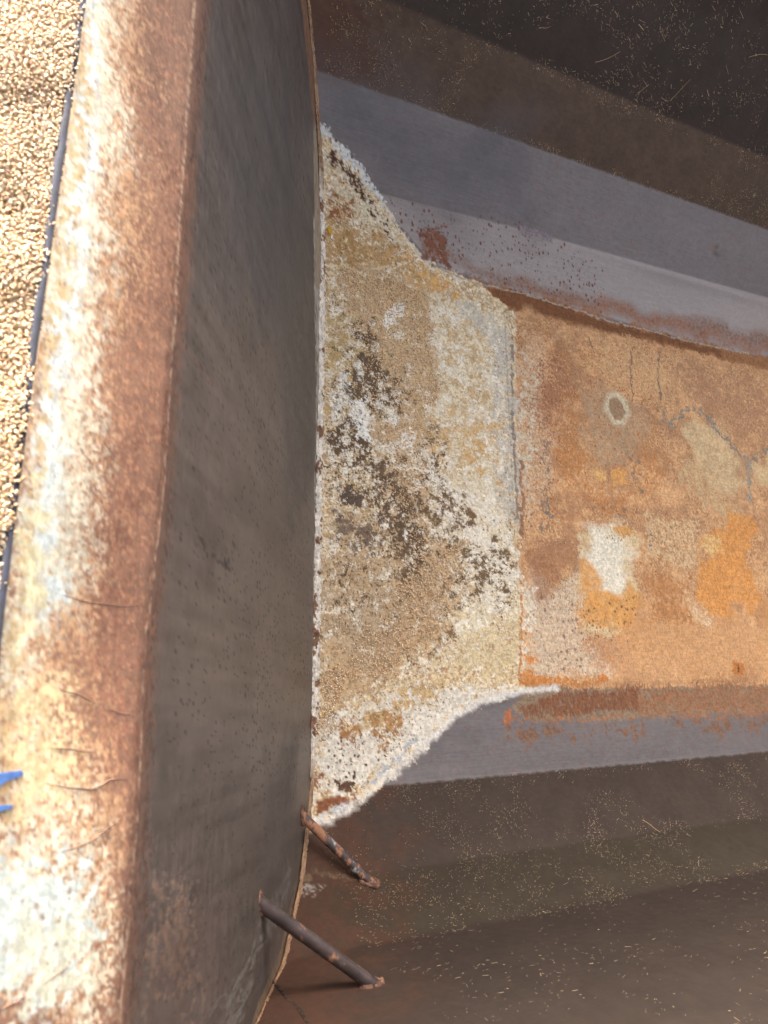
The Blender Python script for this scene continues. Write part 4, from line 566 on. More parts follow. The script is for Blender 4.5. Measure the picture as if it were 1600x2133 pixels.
M_TROUGH = sheet_material('weathered trough steel')
M_PLATE = sheet_material('weathered plate steel', metal=.5, r_bare=.42, bump=.25, streak=(5, .5, 5), sa=.2)
M_BEAD = attr_material('crusted weld', .9, .3, 300)
M_ROD = sheet_material('rusty rod steel', metal=.4, r_bare=.38, bump=.5)
M_LIP = plain_material('scuffed blue-grey paint', (34, 36, 50), (22, 22, 30), 70, .95)
M_OUT = plain_material('outer blue paint', (60, 84, 120), (52, 60, 78), 18, .5)
M_FLAKE = plain_material('blue paint', (50, 80, 132), (66, 98, 150), 120, .6)
M_GRAIN = attr_material('wheat', .55, .12, 700)
def heap_body_material():
    m, t, b = new_mat('wheat heap body')
    v = node(t, 'ShaderNodeTexVoronoi'); v.inputs['Scale'].default_value = 170
    t.links.new(node(t, 'ShaderNodeTexCoord').outputs['Object'], v.inputs['Vector'])
    bw = node(t, 'ShaderNodeRGBToBW'); t.links.new(v.outputs['Color'], bw.inputs[0])
    mix = node(t, 'ShaderNodeMix', data_type='RGBA')
    t.links.new(bw.outputs[0], mix.inputs['Factor'])
    mix.inputs['A'].default_value = (*(lin((150, 112, 72)) * .6), 1); mix.inputs['B'].default_value = (*(lin((226, 188, 136)) * .6), 1)
    t.links.new(mix.outputs['Result'], b.inputs['Base Color'])
    b.inputs['Roughness'].default_value = .7
    bp = node(t, 'ShaderNodeBump', invert=True); bp.inputs['Strength'].default_value = .9; bp.inputs['Distance'].default_value = .004
    t.links.new(v.outputs['Distance'], bp.inputs['Height']); t.links.new(bp.outputs[0], b.inputs['Normal'])
    return m
M_HEAP = heap_body_material()
M_CHAFF = attr_material('chaff', .7, .2, 500)
M_LEAF = plain_material('yellow leaf', (214, 160, 20), (190, 150, 40), 300, .6)
M_SCR = plain_material('dark scratch', (84, 60, 50), (112, 80, 64), 400, .8)
M_SOIL = plain_material('dry soil', (128, 108, 84), (98, 80, 60), 3, .95, bump=.5, bdist=.03)

# ---------------------------------------------------------------- the hopper
hopper = link(bpy.data.objects.new('grain_hopper', None),
              label='large rusty folded steel grain hopper with sloping end plate and stained floor', cat='grain hopper')

PROF = np.array([(-.56, 1.30), (-.47, .62), (-.43, .28), (-.33, .128), (-.157, .02), (.02, 0), (1.32, 0),
                 (1.575, .05), (1.80, .178), (1.95, .343), (2.08, .62), (2.2, 1.3), (2.25, 1.8)])
SS = np.concatenate([[0], np.cumsum(np.hypot(*np.diff(PROF, axis=0).T))]); SS = SS - SS[5] + .02
RAD = [0, .03, .02, .012, .010, .045, .042, .012, .012, .012, .03, .03, 0]     # half-length of each bend

def prof(s):
    """rounded cross-section: arc length -> (y, z)"""
    s = np.asarray(s, float)
    y = np.interp(s, SS, PROF[:, 0]); z = np.interp(s, SS, PROF[:, 1])
    for i in range(1, len(SS) - 1):
        r = RAD[i]
        m = np.abs(s - SS[i]) < r
        if not m.any(): continue
        t = (s[m] - (SS[i] - r)) / (2 * r)
        d0 = (PROF[i] - PROF[i - 1]) / (SS[i] - SS[i - 1]); d1 = (PROF[i + 1] - PROF[i]) / (SS[i + 1] - SS[i])
        p0 = PROF[i] - d0 * r; p2 = PROF[i] + d1 * r
        B = ((1 - t) ** 2)[:, None] * p0 + (2 * t * (1 - t))[:, None] * PROF[i] + (t ** 2)[:, None] * p2
        y[m] = B[:, 0]; z[m] = B[:, 1]
    return y, z

def x_plate(y, z):
    return .716 + .0433 * (y - .009) - .5758 * z

def x_seam(y):
    return 1.351 + (y - .088) * .0563

def normal_at(s):
    y0, z0 = prof(np.asarray(s) - .002); y1, z1 = prof(np.asarray(s) + .002)
    dy, dz = y1 - y0, z1 - z0; L = np.hypot(dy, dz)
    return -dz / L, dy / L            # towards the inside

def base_patina_sheen(x, s):
    """bare grey steel low down, brown oxide skin above the sharp bends; the steps also paint in reflection"""
    n = fbm(x, s, .05, 3, 5); n2 = fbm(x, s, .012, 4, 3)
    grey = lin(BASE['grey']); brown_t = lin(BASE['brown_top']); brown_b = lin(BASE['brown_low'])
    col = np.repeat(grey[None, :], len(x), 0); wear = np.full(len(x), 1.0)
    top = sstep(SS[8] - .003, SS[8] + .003, s + (n2 - .5) * .003)  # sharp colour step: real patina plus painted-in difference of reflection
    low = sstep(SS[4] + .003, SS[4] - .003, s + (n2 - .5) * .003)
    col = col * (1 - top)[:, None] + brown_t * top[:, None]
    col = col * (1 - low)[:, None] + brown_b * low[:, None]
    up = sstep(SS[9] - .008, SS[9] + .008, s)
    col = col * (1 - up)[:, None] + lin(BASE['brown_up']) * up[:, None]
    # the three near-side facets are given slightly different browns
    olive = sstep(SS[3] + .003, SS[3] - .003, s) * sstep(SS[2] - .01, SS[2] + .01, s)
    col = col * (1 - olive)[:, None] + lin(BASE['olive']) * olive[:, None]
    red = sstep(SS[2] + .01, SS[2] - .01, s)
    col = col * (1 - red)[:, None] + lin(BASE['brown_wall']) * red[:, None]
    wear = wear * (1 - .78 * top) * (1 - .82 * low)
    # rust creeping out of the corner along the end plate
    dx = x - x_plate(*prof(s))
    rr = np.maximum(top, low) * sstep(.30, .0, dx + (n - .5) * .25)
    rc = lin(BASE['corner_rust'])
    col = col * (1 - .6 * rr)[:, None] + rc * (.6 * rr)[:, None]
    bm = np.maximum(top, low); n3 = fbm(x, s, .004, 5, 2, ax=2.5)
    col *= (1 + (.04 + .06 * bm) * (n - .5) * 2 + (.03 + .05 * bm) * (n2 - .5) * 2 + (.05 + .05 * bm) * (n3 - .5) * 2)[:, None]
    # fine reddish pitting
    pit = .7 * sstep(.84, .95, fbm(x, s, .007, 8, 3)) * (1 - np.maximum(top, low))
    col = col * (1 - .5 * pit)[:, None] + lin((120, 70, 52)) * (.5 * pit)[:, None]
    return col, wear

XEND = 4.0
def dent(x, s):
    d = np.zeros_like(x)
    for (cx, cs, rx, rs, dp) in DENTS:
        d -= dp * np.exp(-((x - cx) / rx) ** 2 - ((s - cs) / rs) ** 2)
    return d

def trough_part(name, s0, s1, ds, dx, x0f=None, x1f=None, lift=0.0, mat=M_TROUGH, **kw):
    ns = max(2, int(round((s1 - s0) / ds)) + 1)
    s = np.linspace(s0, s1, ns); y, z = prof(s)
    xl = x_plate(y, z) - .004 if x0f is None else x0f(y)
    xv = 2.85 if x1f is None else None
    if x1f is None:
        nc = int((2.85 - .6) / dx)
        u = np.linspace(0, 1, nc)
        X = xl[:, None] + u[None, :] * (2.85 - xl)[:, None]
        tail = np.linspace(2.85, XEND, 24)[1:]
        X = np.concatenate([X, np.repeat(tail[None, :], ns, 0)], 1)
    else:
        xr = x1f(y); nc = int((xr - xl).max() / dx) + 1
        u = np.linspace(0, 1, nc); X = xl[:, None] + u[None, :] * (xr - xl)[:, None]
    nc = X.shape[1]
    S = np.repeat(s[:, None], nc, 1)
    ny, nz = normal_at(s)
    x = X.ravel(); sv = S.ravel()
    # large shallow waves in the sheet, dents, and the lap of the second floor sheet
    off = (fbm(x, sv, .5, 60, 2) - .5) * .006 * sstep(0, .05, np.minimum(sv - s0, s1 - sv)) + dent(x, sv)
    if lift:
        off = off + lift * sstep(0, .004, x - np.repeat(xl, nc)) * sstep(0, .02, np.minimum(sv - s0, s1 - sv))
    V = np.stack([x, np.repeat(y, nc) + np.repeat(ny, nc) * off, np.repeat(z, nc) + np.repeat(nz, nc) * off], 1)
    col, wear = base_patina_sheen(x, sv)
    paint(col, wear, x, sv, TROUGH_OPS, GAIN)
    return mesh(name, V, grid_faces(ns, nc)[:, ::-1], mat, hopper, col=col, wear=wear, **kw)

S_ = dict(B0=SS[5] - .045, F0=SS[5] + .045, F1=SS[6] - .042, L0=SS[6] + .042)
# floor sheets: the caked one against the end plate, the rust-orange one lapped onto it
def splitfloor():
    trough_part('floor_plate', S_['F0'], S_['F1'], .0023, .0023, x1f=x_seam, label='pale caked floor sheet against the end plate')
    trough_part('floor_plate', S_['F0'], S_['F1'], .003, .003, x0f=x_seam, lift=.003, label='orange rusted floor sheet beyond the weld seam')
splitfloor()
trough_part('side_panel', S_['B0'], S_['F0'], .003, .003, label='streaked bend along the near side of the floor')
trough_part('side_panel', SS[4], S_['B0'], .003, .003)
trough_part('side_panel', SS[3], SS[4], .005, .005)
trough_part('side_panel', SS[2], SS[3], .005, .005)
trough_part('side_panel', SS[1], SS[2], .006, .006)
trough_part('side_panel', SS[0], SS[1], .02, .012)
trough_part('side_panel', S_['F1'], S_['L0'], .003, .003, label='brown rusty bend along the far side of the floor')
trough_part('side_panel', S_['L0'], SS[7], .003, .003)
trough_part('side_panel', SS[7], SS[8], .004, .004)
trough_part('side_panel', SS[8], SS[9], .005, .005)
trough_part('side_panel', SS[9], SS[10], .006, .006)
trough_part('side_panel', SS[10], SS[11], .008, .008)
trough_part('side_panel', SS[11], SS[12], .03, .03)  # unseen wall top, raised to keep the sun off the inside

# ---- end plate with its bent-out flange
LEAN = math.atan(.5758); TF = 1.0 / math.cos(LEAN); LF = math.radians(58)
FL = .162
def plate_xz(t):
    """distance up the plate -> x offset, z (rounded fold at z = 1)"""
    t = np.asarray(t, float); r = .012
    x = np.where(t < TF, -np.sin(LEAN) * t, -np.sin(LEAN) * TF - np.sin(LF) * (t - TF))
    z = np.where(t < TF, np.cos(LEAN) * t, np.cos(LEAN) * TF + np.cos(LF) * (t - TF))
    m = np.abs(t - TF) < r
    if m.any():
        q = (t[m] - TF + r) / (2 * r)
        p1 = np.array([-np.sin(LEAN) * TF, np.cos(LEAN) * TF])
        p0 = p1 - r * np.array([-np.sin(LEAN), np.cos(LEAN)]); p2 = p1 + r * np.array([-np.sin(LF), np.cos(LF)])
        B = ((1 - q) ** 2)[:, None] * p0 + (2 * q * (1 - q))[:, None] * p1 + (q ** 2)[:, None] * p2
        x[m] = B[:, 0]; z[m] = B[:, 1]
    return x, z

def plate_pt(y, t, off=0.0):
    t = np.asarray(t, float); y = np.asarray(y, float)
    x, z = plate_xz(t); x0, z0 = plate_xz(t - .003); x1, z1 = plate_xz(t + .003)
    L = np.hypot(x1 - x0, z1 - z0); nx, nz = (z1 - z0) / L, -(x1 - x0) / L
    return np.stack([x + .716 + .0433 * (y - .009) + nx * off, y, z + nz * off], -1)

def rim_t(y):
    return TF + FL + .003 * np.sin(np.asarray(y) * 5.0) + .006 * np.clip(np.asarray(y) - .45, 0, 1)

def plate_base(y, t):
    n = fbm(y, t, .06, 21, 5); n2 = fbm(y, t, .010, 22, 3)
    inner = lin(BASE['plate'])
    col = np.repeat(inner[None, :], len(y), 0); wear = np.full(len(y), .7)
    up = sstep(TF - .06, TF - .004, t + (n2 - .5) * .02)
    rust = lin(BASE['flange_in'])
    col = col * (1 - up)[:, None] + rust * up[:, None]; wear = .9 * (1 - up) + .1 * up
    # darker where the sheet has been polished by grain, browner with height
    n4 = fbm(y, t, .035, 23, 4, ax=.5, ay=7)
    col *= (1 + .08 * (n - .5) * 2 + .06 * (n2 - .5) * 2 + .12 * (n4 - .5) * 2)[:, None]
    return col, wear

def end_plate():
    y = np.concatenate([np.linspace(-.62, -.42, 30)[:-1], np.arange(-.42, 1.02, .0026), np.linspace(1.022, 2.24, 150)])
    ny = len(y)
    tl = np.concatenate([np.arange(-.012, TF - .06, .008), np.linspace(TF - .06, TF + .02, 34)[:-1]])
    nf = 72
    rows = []
    Y = []; T = []
    for t in tl:
        Y.append(y); T.append(np.full(ny, t))
    rt = rim_t(y)
    for q in np.linspace(0, 1, nf):
        Y.append(y); T.append(TF + .02 + (rt - TF - .02) * q)
    Y = np.array(Y); T = np.array(T); nr = len(Y)
    yv = Y.ravel(); tv = T.ravel()
    off = (fbm(yv, tv, .45, 90, 2) - .5) * .008
    V = plate_pt(yv, tv, off)
    col, wear = plate_base(yv, tv)
    paint(col, wear, yv, tv, PLATE_OPS, GAIN_P)
    Fr = grid_faces(nr, ny)
    # the sheet has thickness: a back face 8 mm behind, closed at the rim
    Vb = plate_pt(yv, tv, off - .008)
    sub = Vb.reshape(nr, ny, 3)[::6, ::8].reshape(-1, 3)
    a = mesh('end_plate', V, Fr, M_PLATE, hopper, col=col, wear=wear, label='brown sloping end plate with a sunlit flaking flange')
    nrb = len(range(0, nr, 6)); nyb = len(range(0, ny, 8))
    b = mesh('plate_back', sub, grid_faces(nrb, nyb)[:, ::-1], M_OUT, a, label='blue painted outer face of the end plate')
    return a
plate = end_plate()

# rolled lip along the rim, dark worn paint
yl = np.linspace(-.62, 2.24, 320)
LW = .0052
lip_rows = []
rt = rim_t(yl)
prof_l = [(0, .0012), (.002, .0008), (.004, 0), (LW - .0004, -.001), (LW, -.003), (LW - .0005, -.009), (.003, -.010), (0, -.0095)]
jig = (fbm(yl, yl * 0, .03, 5, 3) - .5)
for (d, o) in prof_l:
    lip_rows.append(plate_pt(yl, rt + d + jig * .0022 * (d > .003), o))
LV = np.array(lip_rows); n0 = len(prof_l)
mesh('rim_lip', LV.reshape(-1, 3), grid_faces(n0, len(yl)), M_LIP, plate, label='dark blue-grey worn lip at the top of the flange')

# far end plate (leans outwards like the near one)
ys = np.linspace(-.6, 2.3, 30); zs = np.linspace(0, 1.3, 20)
YY, ZZ = np.meshgrid(ys, zs)
Vf = np.stack([XEND - .02 + .4 * ZZ, YY, ZZ], -1).reshape(-1, 3)
cf = np.repeat(lin((110, 92, 80))[None, :], len(Vf), 0)
mesh('end_plate', Vf, grid_faces(20, 30)[:, ::-1], M_PLATE, hopper, col=cf, wear=np.full(len(Vf), .5), label='plain brown end plate at the far end')

# unseen plate added above the end plate to stop sun leaking into the hopper
gy_, gz_ = np.meshgrid(np.linspace(0, 1, 12), np.linspace(0, 1, 12))
GYv = 1.02 + gy_ * 1.24
GZv = .985 + gz_ * np.clip(.03 + (GYv - 1.02) * .9, .03, .80)
gv = np.stack([x_plate(GYv, GZv) - .003, GYv, GZv], -1).reshape(-1, 3)
gb = gv - np.array([.008, 0, 0])
mesh('corner_sun_block', np.concatenate([gv, gb]), np.concatenate([grid_faces(12, 12), grid_faces(12, 12)[:, ::-1] + 144]), M_PLATE, hopper,
     col=np.repeat(lin((112, 90, 76))[None], 288, 0), wear=np.full(288, .5))

# ---- caked weld along the foot of the end plate
def foot_bead():
    s = np.arange(-1.12, 2.5, .003)
    y, z = prof(s); ny, nz = normal_at(s)
    wv = np.interp(s, [-1.1, -.5, -.1, .0, 1.0, 1.5, 1.9, 2.4], [.005, .007, .008, .014, .014, .011, .007, .007])
    nr = 9; V = []; colr = []
    white = lin((226, 214, 196)); tan = lin((150, 120, 92)); rust = lin((140, 96, 66)); dark = lin((92, 70, 56))
    wz = sstep(-.16, -.02, s) * sstep(1.62, 1.45, s)
    for q in np.linspace(0, 1, nr):
        # from a point on the floor sheet up to a point on the plate
        n1 = fbm(s, s * 0 + q * .06, .012, 41, 5, gain=.75) - .5
        a = wv * (1 - q) ** 1.4 * (1 + .5 * n1); b = wv * 1.9 * q ** 1.4 * (1 + .6 * n1)
        bul = wv * .25 * math.sin(math.pi * q) * (1 + 1.2 * n1)
        P = np.stack([x_plate(y, z) + a - .0005, y + ny * bul, z + nz * bul], 1)
        P = P + b[:, None] * np.array([-math.sin(LEAN), 0, math.cos(LEAN)]) * 1.0
        P = P + np.stack([b * 0 + .001 + bul * .7, b * 0, b * 0 + .0012], 1)
        V.append(P)
        n2 = fbm(s, s * 0 + q * .05, .010, 44, 4, ax=1.8)
        c = tan + (white - tan) * wz[:, None]
        k2 = fbm(s, s * 0 + q * .012, .014, 47, 4, ax=2.5); c = np.where(((k2 > .80) & (s > -.4))[:, None], rust * .5 + dark * .3 + tan * .2, c)
        low = sstep(-.2, -.45, s)[:, None]; c = c * (1 - low) + (tan * .7 + rust * .3) * low
        c = c * (.75 + .5 * n2)[:, None]
        colr.append(c)
    V = np.array(V).reshape(-1, 3); colr = np.array(colr).reshape(-1, 3)
    mesh('weld_bead', V, grid_faces(nr, len(s)), M_BEAD, hopper, col=colr * .9, label='pale caked weld along the foot of the end plate')
foot_bead()

# ---- the two brace rods in the near corner
def trough_pt(x, s, off=0.0):
    y, z = prof(np.array([s])); ny, nz = normal_at(np.array([s]))
    return np.array([x, y[0] + ny[0] * off, z[0] + nz[0] * off]), np.array([0, ny[0], nz[0]])
NP = np.array([math.cos(LEAN), 0, math.sin(LEAN)])
def collar(P, n, axis, r, name_parent, seed, stretch, w=.004):
    """lumpy weld ring where a round bar meets a sheet"""
    n = n / np.linalg.norm(n); axis = axis / np.linalg.norm(axis)
    u = axis - n * (axis @ n); u /= np.linalg.norm(u); v = np.cross(n, u)
    k = 40; a = np.linspace(0, 2 * np.pi, k, endpoint=False)
    el = min(1 / max(abs(axis @ n), .3), stretch)
    nz_ = fbm(np.cos(a) * .02 + seed, np.sin(a) * .02, .01, 7 + seed, 3) - .5
    path = P + (np.cos(a) * (r * el + .001))[:, None] * u + (np.sin(a) * (r + .001))[:, None] * v + n * .001
    V, F = tube(path, w * (1 + .9 * nz_), 8, closed=True)
    cc = np.where((fbm(V[:, 0], V[:, 1], .006, seed, 3) > .5)[:, None], lin((118, 86, 68)), lin((84, 60, 50)))
    mesh('weld_collar', V, F, M_ROD, name_parent, col=cc, wear=np.full(len(V), .2))

def rod(A, sA, nB, r, seed, label, rusty):
    A = np.asarray(A); Bp = np.asarray(sA)
    d = (Bp - A) / np.linalg.norm(Bp - A)
    a0 = A - d * .02; b0 = Bp + d * .012
    n = 90; path = a0 + np.linspace(0, 1, n)[:, None] * (b0 - a0)
    path = path + (np.sin(np.linspace(0, 3.1, n)) * .002)[:, None] * np.array([0, 0, 1])
    ang = np.linspace(0, 2 * np.pi, 28, endpoint=False)
    q, an = np.meshgrid(np.linspace(0, .3, n), ang * r, indexing='ij')
    rr = r * (1 + .05 * (fbm(q, an, .008, seed, 3) - .5))
    V, F = tube(path, rr, 28)
    qv, av = q.ravel(), an.ravel()
    n1 = fbm(qv, av, .016, seed + 3, 4); n2 = fbm(qv, av, .02, seed + 9, 4)
    col = np.repeat(lin((80, 69, 66))[None, :], len(V), 0) * (.8 + .4 * fbm(qv, av, .03, seed + 20, 4))[:, None]; wear = np.full(len(V), .9)
    m = sstep(1 - rusty, 1.12 - rusty, n1)[:, None]
    col = col * (1 - m) + lin((150, 106, 80)) * m; wear = wear * (1 - m[:, 0])
    if rusty > .3:
        g = sstep(.91, .97, n2)[:, None]
        col = col * (1 - g) + lin((168, 172, 168)) * g
    o = mesh('brace_rod', V, F, M_ROD, hopper, col=col, wear=wear, label=label)
    collar(A, NP, d, r, o, seed, 3.2, .0045)
    collar(Bp, nB, d, r, o, seed + 5, 2.0, .0055)
    return o

for (yA, tA, xB, sB, r, seed, lb, ru) in RODS:
    Bp, nB = trough_pt(xB, sB)
    rod(plate_pt(np.array([yA]), np.array([tA]))[0], Bp, nB, r, seed, lb, ru)

# ---- ragged weld run on the near wall
def ridge(name, xs, rad, seed, c1, c2, parent=hopper, **kw):
    P = []
    pts = np.asarray(xs); tt = np.linspace(0, 1, 60)
    L = np.concatenate([[0], np.cumsum(np.hypot(*np.diff(pts, axis=0).T))]); L /= L[-1]
    X = np.interp(tt, L, pts[:, 0]); S = np.interp(tt, L, pts[:, 1])
    for x, s in zip(X, S):
        P.append(trough_pt(x, s, rad * .1)[0])
    P = np.array(P); nn = fbm(tt * .5, tt * 0, .012, seed, 3) - .5
    P[:, 0] += nn * .004
    V, F = tube(P, rad * (1 + .8 * nn), 10)
    cc = np.where((fbm(V[:, 0], V[:, 1], .008, seed + 2, 3) > .55)[:, None], lin(c1), lin(c2))
    mesh(name, V, F, M_ROD, parent, col=cc, wear=np.full(len(V), .1), **kw)
ridge('weld_bead', WELD_RUN, .0032, 3, (70, 52, 40), (44, 33, 27), label='ragged dark weld run on the near wall')
for k, q in enumerate(CRACKS):
    ridge('crack', q, .0012, 13 + k, (70, 54, 42), (52, 40, 32))

# ---- scratches and blue paint left on the flange
def ribbon(name, pts, wd, th, mat, seed, parent, **kw):
    pts = np.asarray(pts); tt = np.linspace(0, 1, 40)
    L = np.concatenate([[0], np.cumsum(np.hypot(*np.diff(pts, axis=0).T))]); L /= L[-1]
    Y = np.interp(tt, L, pts[:, 0]); T = np.interp(tt, L, pts[:, 1])
    off0 = (fbm(Y, T, .45, 90, 2) - .5) * .008
    Y2 = Y + (fbm(tt, tt * 0, .25, seed, 2) - .5) * .0015
    P = plate_pt(Y2, T, off0 + th * .3)
    V, F = tube(P, wd * np.clip(np.sin(np.pi * tt), .15, 1), 6)
    return mesh(name, V, F, mat, parent, **kw)
for k, q in enumerate(SCRATCHES):
    ribbon('scratch', q['p'], q['w'], .0004, M_SCR, 31 + k, plate)

for k, pts in enumerate(FLAKES):
    pts = np.asarray(pts); n = len(pts)
    off0 = (fbm(pts[:, 0], pts[:, 1], .45, 90, 2) - .5) * .008
    top = plate_pt(pts[:, 0], pts[:, 1], off0 + .0018); bot = plate_pt(pts[:, 0], pts[:, 1], off0 - .0005)
    me = bpy.data.meshes.new('paint_flake')
    me.from_pydata([tuple(v) for v in np.concatenate([top, bot])], [], [tuple(range(n))] + [(i, i + n, (i + 1) % n + n, (i + 1) % n) for i in range(n)])
    me.materials.append(M_FLAKE)
    link(bpy.data.objects.new('paint_flake', me), plate, label=['larger blue paint patch on the pale flange', 'smaller blue paint patch on the pale flange'][k])

# ---------------------------------------------------------------- grain, chaff, leaf
def rot_mats(yaw, pitch, roll):
    cy, sy, cp, sp, cr, sr = np.cos(yaw), np.sin(yaw), np.cos(pitch), np.sin(pitch), np.cos(roll), np.sin(roll)
    Rm = np.empty((len(yaw), 3, 3))
    Rm[:, 0, 0] = cy * cp; Rm[:, 0, 1] = cy * sp * sr - sy * cr; Rm[:, 0, 2] = cy * sp * cr + sy * sr
    Rm[:, 1, 0] = sy * cp; Rm[:, 1, 1] = sy * sp * sr + cy * cr; Rm[:, 1, 2] = sy * sp * cr - cy * sr
    Rm[:, 2, 0] = -sp; Rm[:, 2, 1] = cp * sr; Rm[:, 2, 2] = cp * cr
    return Rm

def kernel(nr, ns):
    """unit wheat grain along x with a crease underneath; pointed germ end"""
    V = [(-.5, 0, 0)]
    for i in range(1, nr):
        q = i / nr; x = -.5 + q
        r = math.sin(math.pi * q) ** .7 * (1.0 - .18 * (q - .5))
        for k in range(ns):
            a = 2 * math.pi * k / ns
            rr = r * .5 * (1 - .25 * math.exp(-((a - 1.5 * math.pi) / .35) ** 2))
            V.append((x, rr * math.cos(a), rr * math.sin(a)))
    V.append((.5, 0, 0)); V = np.array(V); F = []
    for k in range(ns):
        F.append((0, 1 + (k + 1) % ns, 1 + k))
        for i in range(nr - 2):
            a = 1 + i * ns
            F.append((a + k, a + (k + 1) % ns, a + ns + (k + 1) % ns)); F.append((a + k, a + ns + (k + 1) % ns, a + ns + k))
        b = 1 + (nr - 2) * ns
        F.append((b + k, b + (k + 1) % ns, len(V) - 1))
    return V, np.array(F)

def scatter(P, Rm, size, unit, cols):
    Vu, Fu = unit
    n = len(P); k = len(Vu)
    V = np.einsum('nij,nkj->nki', Rm, Vu[None] * size[:, None, :]) + P[:, None, :]
    F = Fu[None] + (np.arange(n) * k)[:, None, None]
    return V.reshape(-1, 3), F.reshape(-1, 3), np.repeat(cols, k, 0)

WHEAT = np.array([lin((228, 194, 148)), lin((218, 178, 128)), lin((234, 206, 168)), lin((200, 154, 108)), lin((240, 216, 184))])
def wheat_cols(n, dull=1.0):
    c = WHEAT[RNG.integers(0, len(WHEAT), n)] * RNG.uniform(.34, .68, n)[:, None] * dull
    return c

def heap_z(x, y):
    x = np.asarray(x, float); y = np.asarray(y, float)
    rx = rim_x(y)
    d = rx - x
    z = HEAP_Z + (fbm(x, y, .12, 71, 3) - .5) * .010 - .06 * np.clip(d - .02, 0, None)
    return z - .75 * np.clip(d - 1.3, 0, None)
def rim_x(y):
    return plate_pt(y, rim_t(y) + LW)[:, 0] if np.ndim(y) == 1 else plate_pt(np.ravel(y), rim_t(np.ravel(y)) + LW)[:, 0].reshape(np.shape(y))
HEAP_Z = float(plate_pt(np.array([.3]), rim_t(np.array([.3])) + LW)[0, 2]) - .004

def heap():
    big = kernel(4, 6); small = kernel(3, 5)
    out = []
    for (x0, x1, y0, y1, st, unit, layers) in [(-.055, .07, -.02, .86, .0027, big, 2), (-.55, -.055, -.4, 1.3, .0074, small, 1), (-.055, .07, -.4, -.02, .0074, small, 1), (-.055, .07, .86, 1.3, .0074, small, 1)]:
        for L in range(layers):
            gx, gy = np.meshgrid(np.arange(x0, x1, st), np.arange(y0, y1, st))
            gx = gx.ravel() + RNG.uniform(-.6, .6, gx.size) * st; gy = gy.ravel() + RNG.uniform(-.6, .6, gy.size) * st
            keep = gx < rim_x(gy) + RNG.normal(.0022, .0028, len(gx))
            if unit is big: keep &= RNG.random(len(gx)) < (.55 if L else .95)
            gx, gy = gx[keep], gy[keep]; n = len(gx)
            z = heap_z(gx, gy) - L * .0019 + RNG.uniform(-.0014, .0018, n)
            size = np.stack([RNG.uniform(.0042, .0056, n), RNG.uniform(.0020, .0026, n), RNG.uniform(.0018, .0023, n)], 1)
            if unit is small: size *= 2.0
            Rm = rot_mats(RNG.uniform(0, 6.28, n), RNG.normal(0, .35, n), RNG.uniform(0, 6.28, n))
            out.append(scatter(np.stack([gx, gy, z], 1), Rm, size, unit, wheat_cols(n)))
    # body of the heap under the loose kernels
    gx, gy = np.meshgrid(np.concatenate([np.linspace(-4.2, -.8, 24), np.linspace(-.78, 0, 30)]), np.concatenate([np.linspace(-2, -.6, 10), np.linspace(-.58, 2.3, 60), np.linspace(2.4, 4, 10)]))
    u = gx
    rx = rim_x(gy)
    X = np.where(gx > -.79, rx - .004 + (gx) * 1.0, gx)
    Z = heap_z(X, gy) - .007
    Z = np.maximum(Z, -.72)
    out.append((np.stack([X, gy, Z], -1).reshape(-1, 3), None, np.repeat(lin((150, 108, 62))[None], gx.size, 0)))
    Vb, _, cb = out.pop()
    q = grid_faces(*gx.shape)
    Fb = np.concatenate([q[:, [0, 1, 2]], q[:, [0, 2, 3]]])
    out.append((Vb, Fb, cb))
    V = []; F = []; Cc = []; base = 0
    for v, f, c in out:
        V.append(v); F.append(f + base); Cc.append(c); base += len(v)
    nb = len(out[-1][1])
    ho = mesh('wheat_heap', np.concatenate(V), np.concatenate(F), M_GRAIN, col=np.concatenate(Cc), kind='stuff',
         label='golden heap of loose wheat piled up behind the rim', cat='wheat')
    ho.data.materials.append(M_HEAP)
    mi = np.zeros(len(ho.data.polygons), np.int32); mi[-nb:] = 1
    ho.data.polygons.foreach_set('material_index', mi)
heap()

def on_trough(x, s, off):
    y, z = prof(s); ny, nz = normal_at(s)
    return np.stack([x, y + ny * off, z + nz * off], 1), ny, nz

def frames(ang, ny, nz, tilt):
    """orientation: lying on the sheet with yaw ang"""
    n = len(ang)
    ex = np.stack([np.ones(n), np.zeros(n), np.zeros(n)], 1); nn = np.stack([np.zeros(n), ny, nz], 1)
    ey = np.cross(nn, ex)
    a = np.cos(ang)[:, None] * ex + np.sin(ang)[:, None] * ey
    b = np.cross(nn, a)
    a2 = a * np.cos(tilt)[:, None] + nn * np.sin(tilt)[:, None]
    return np.stack([a2, b, np.cross(a2, b)], 2)

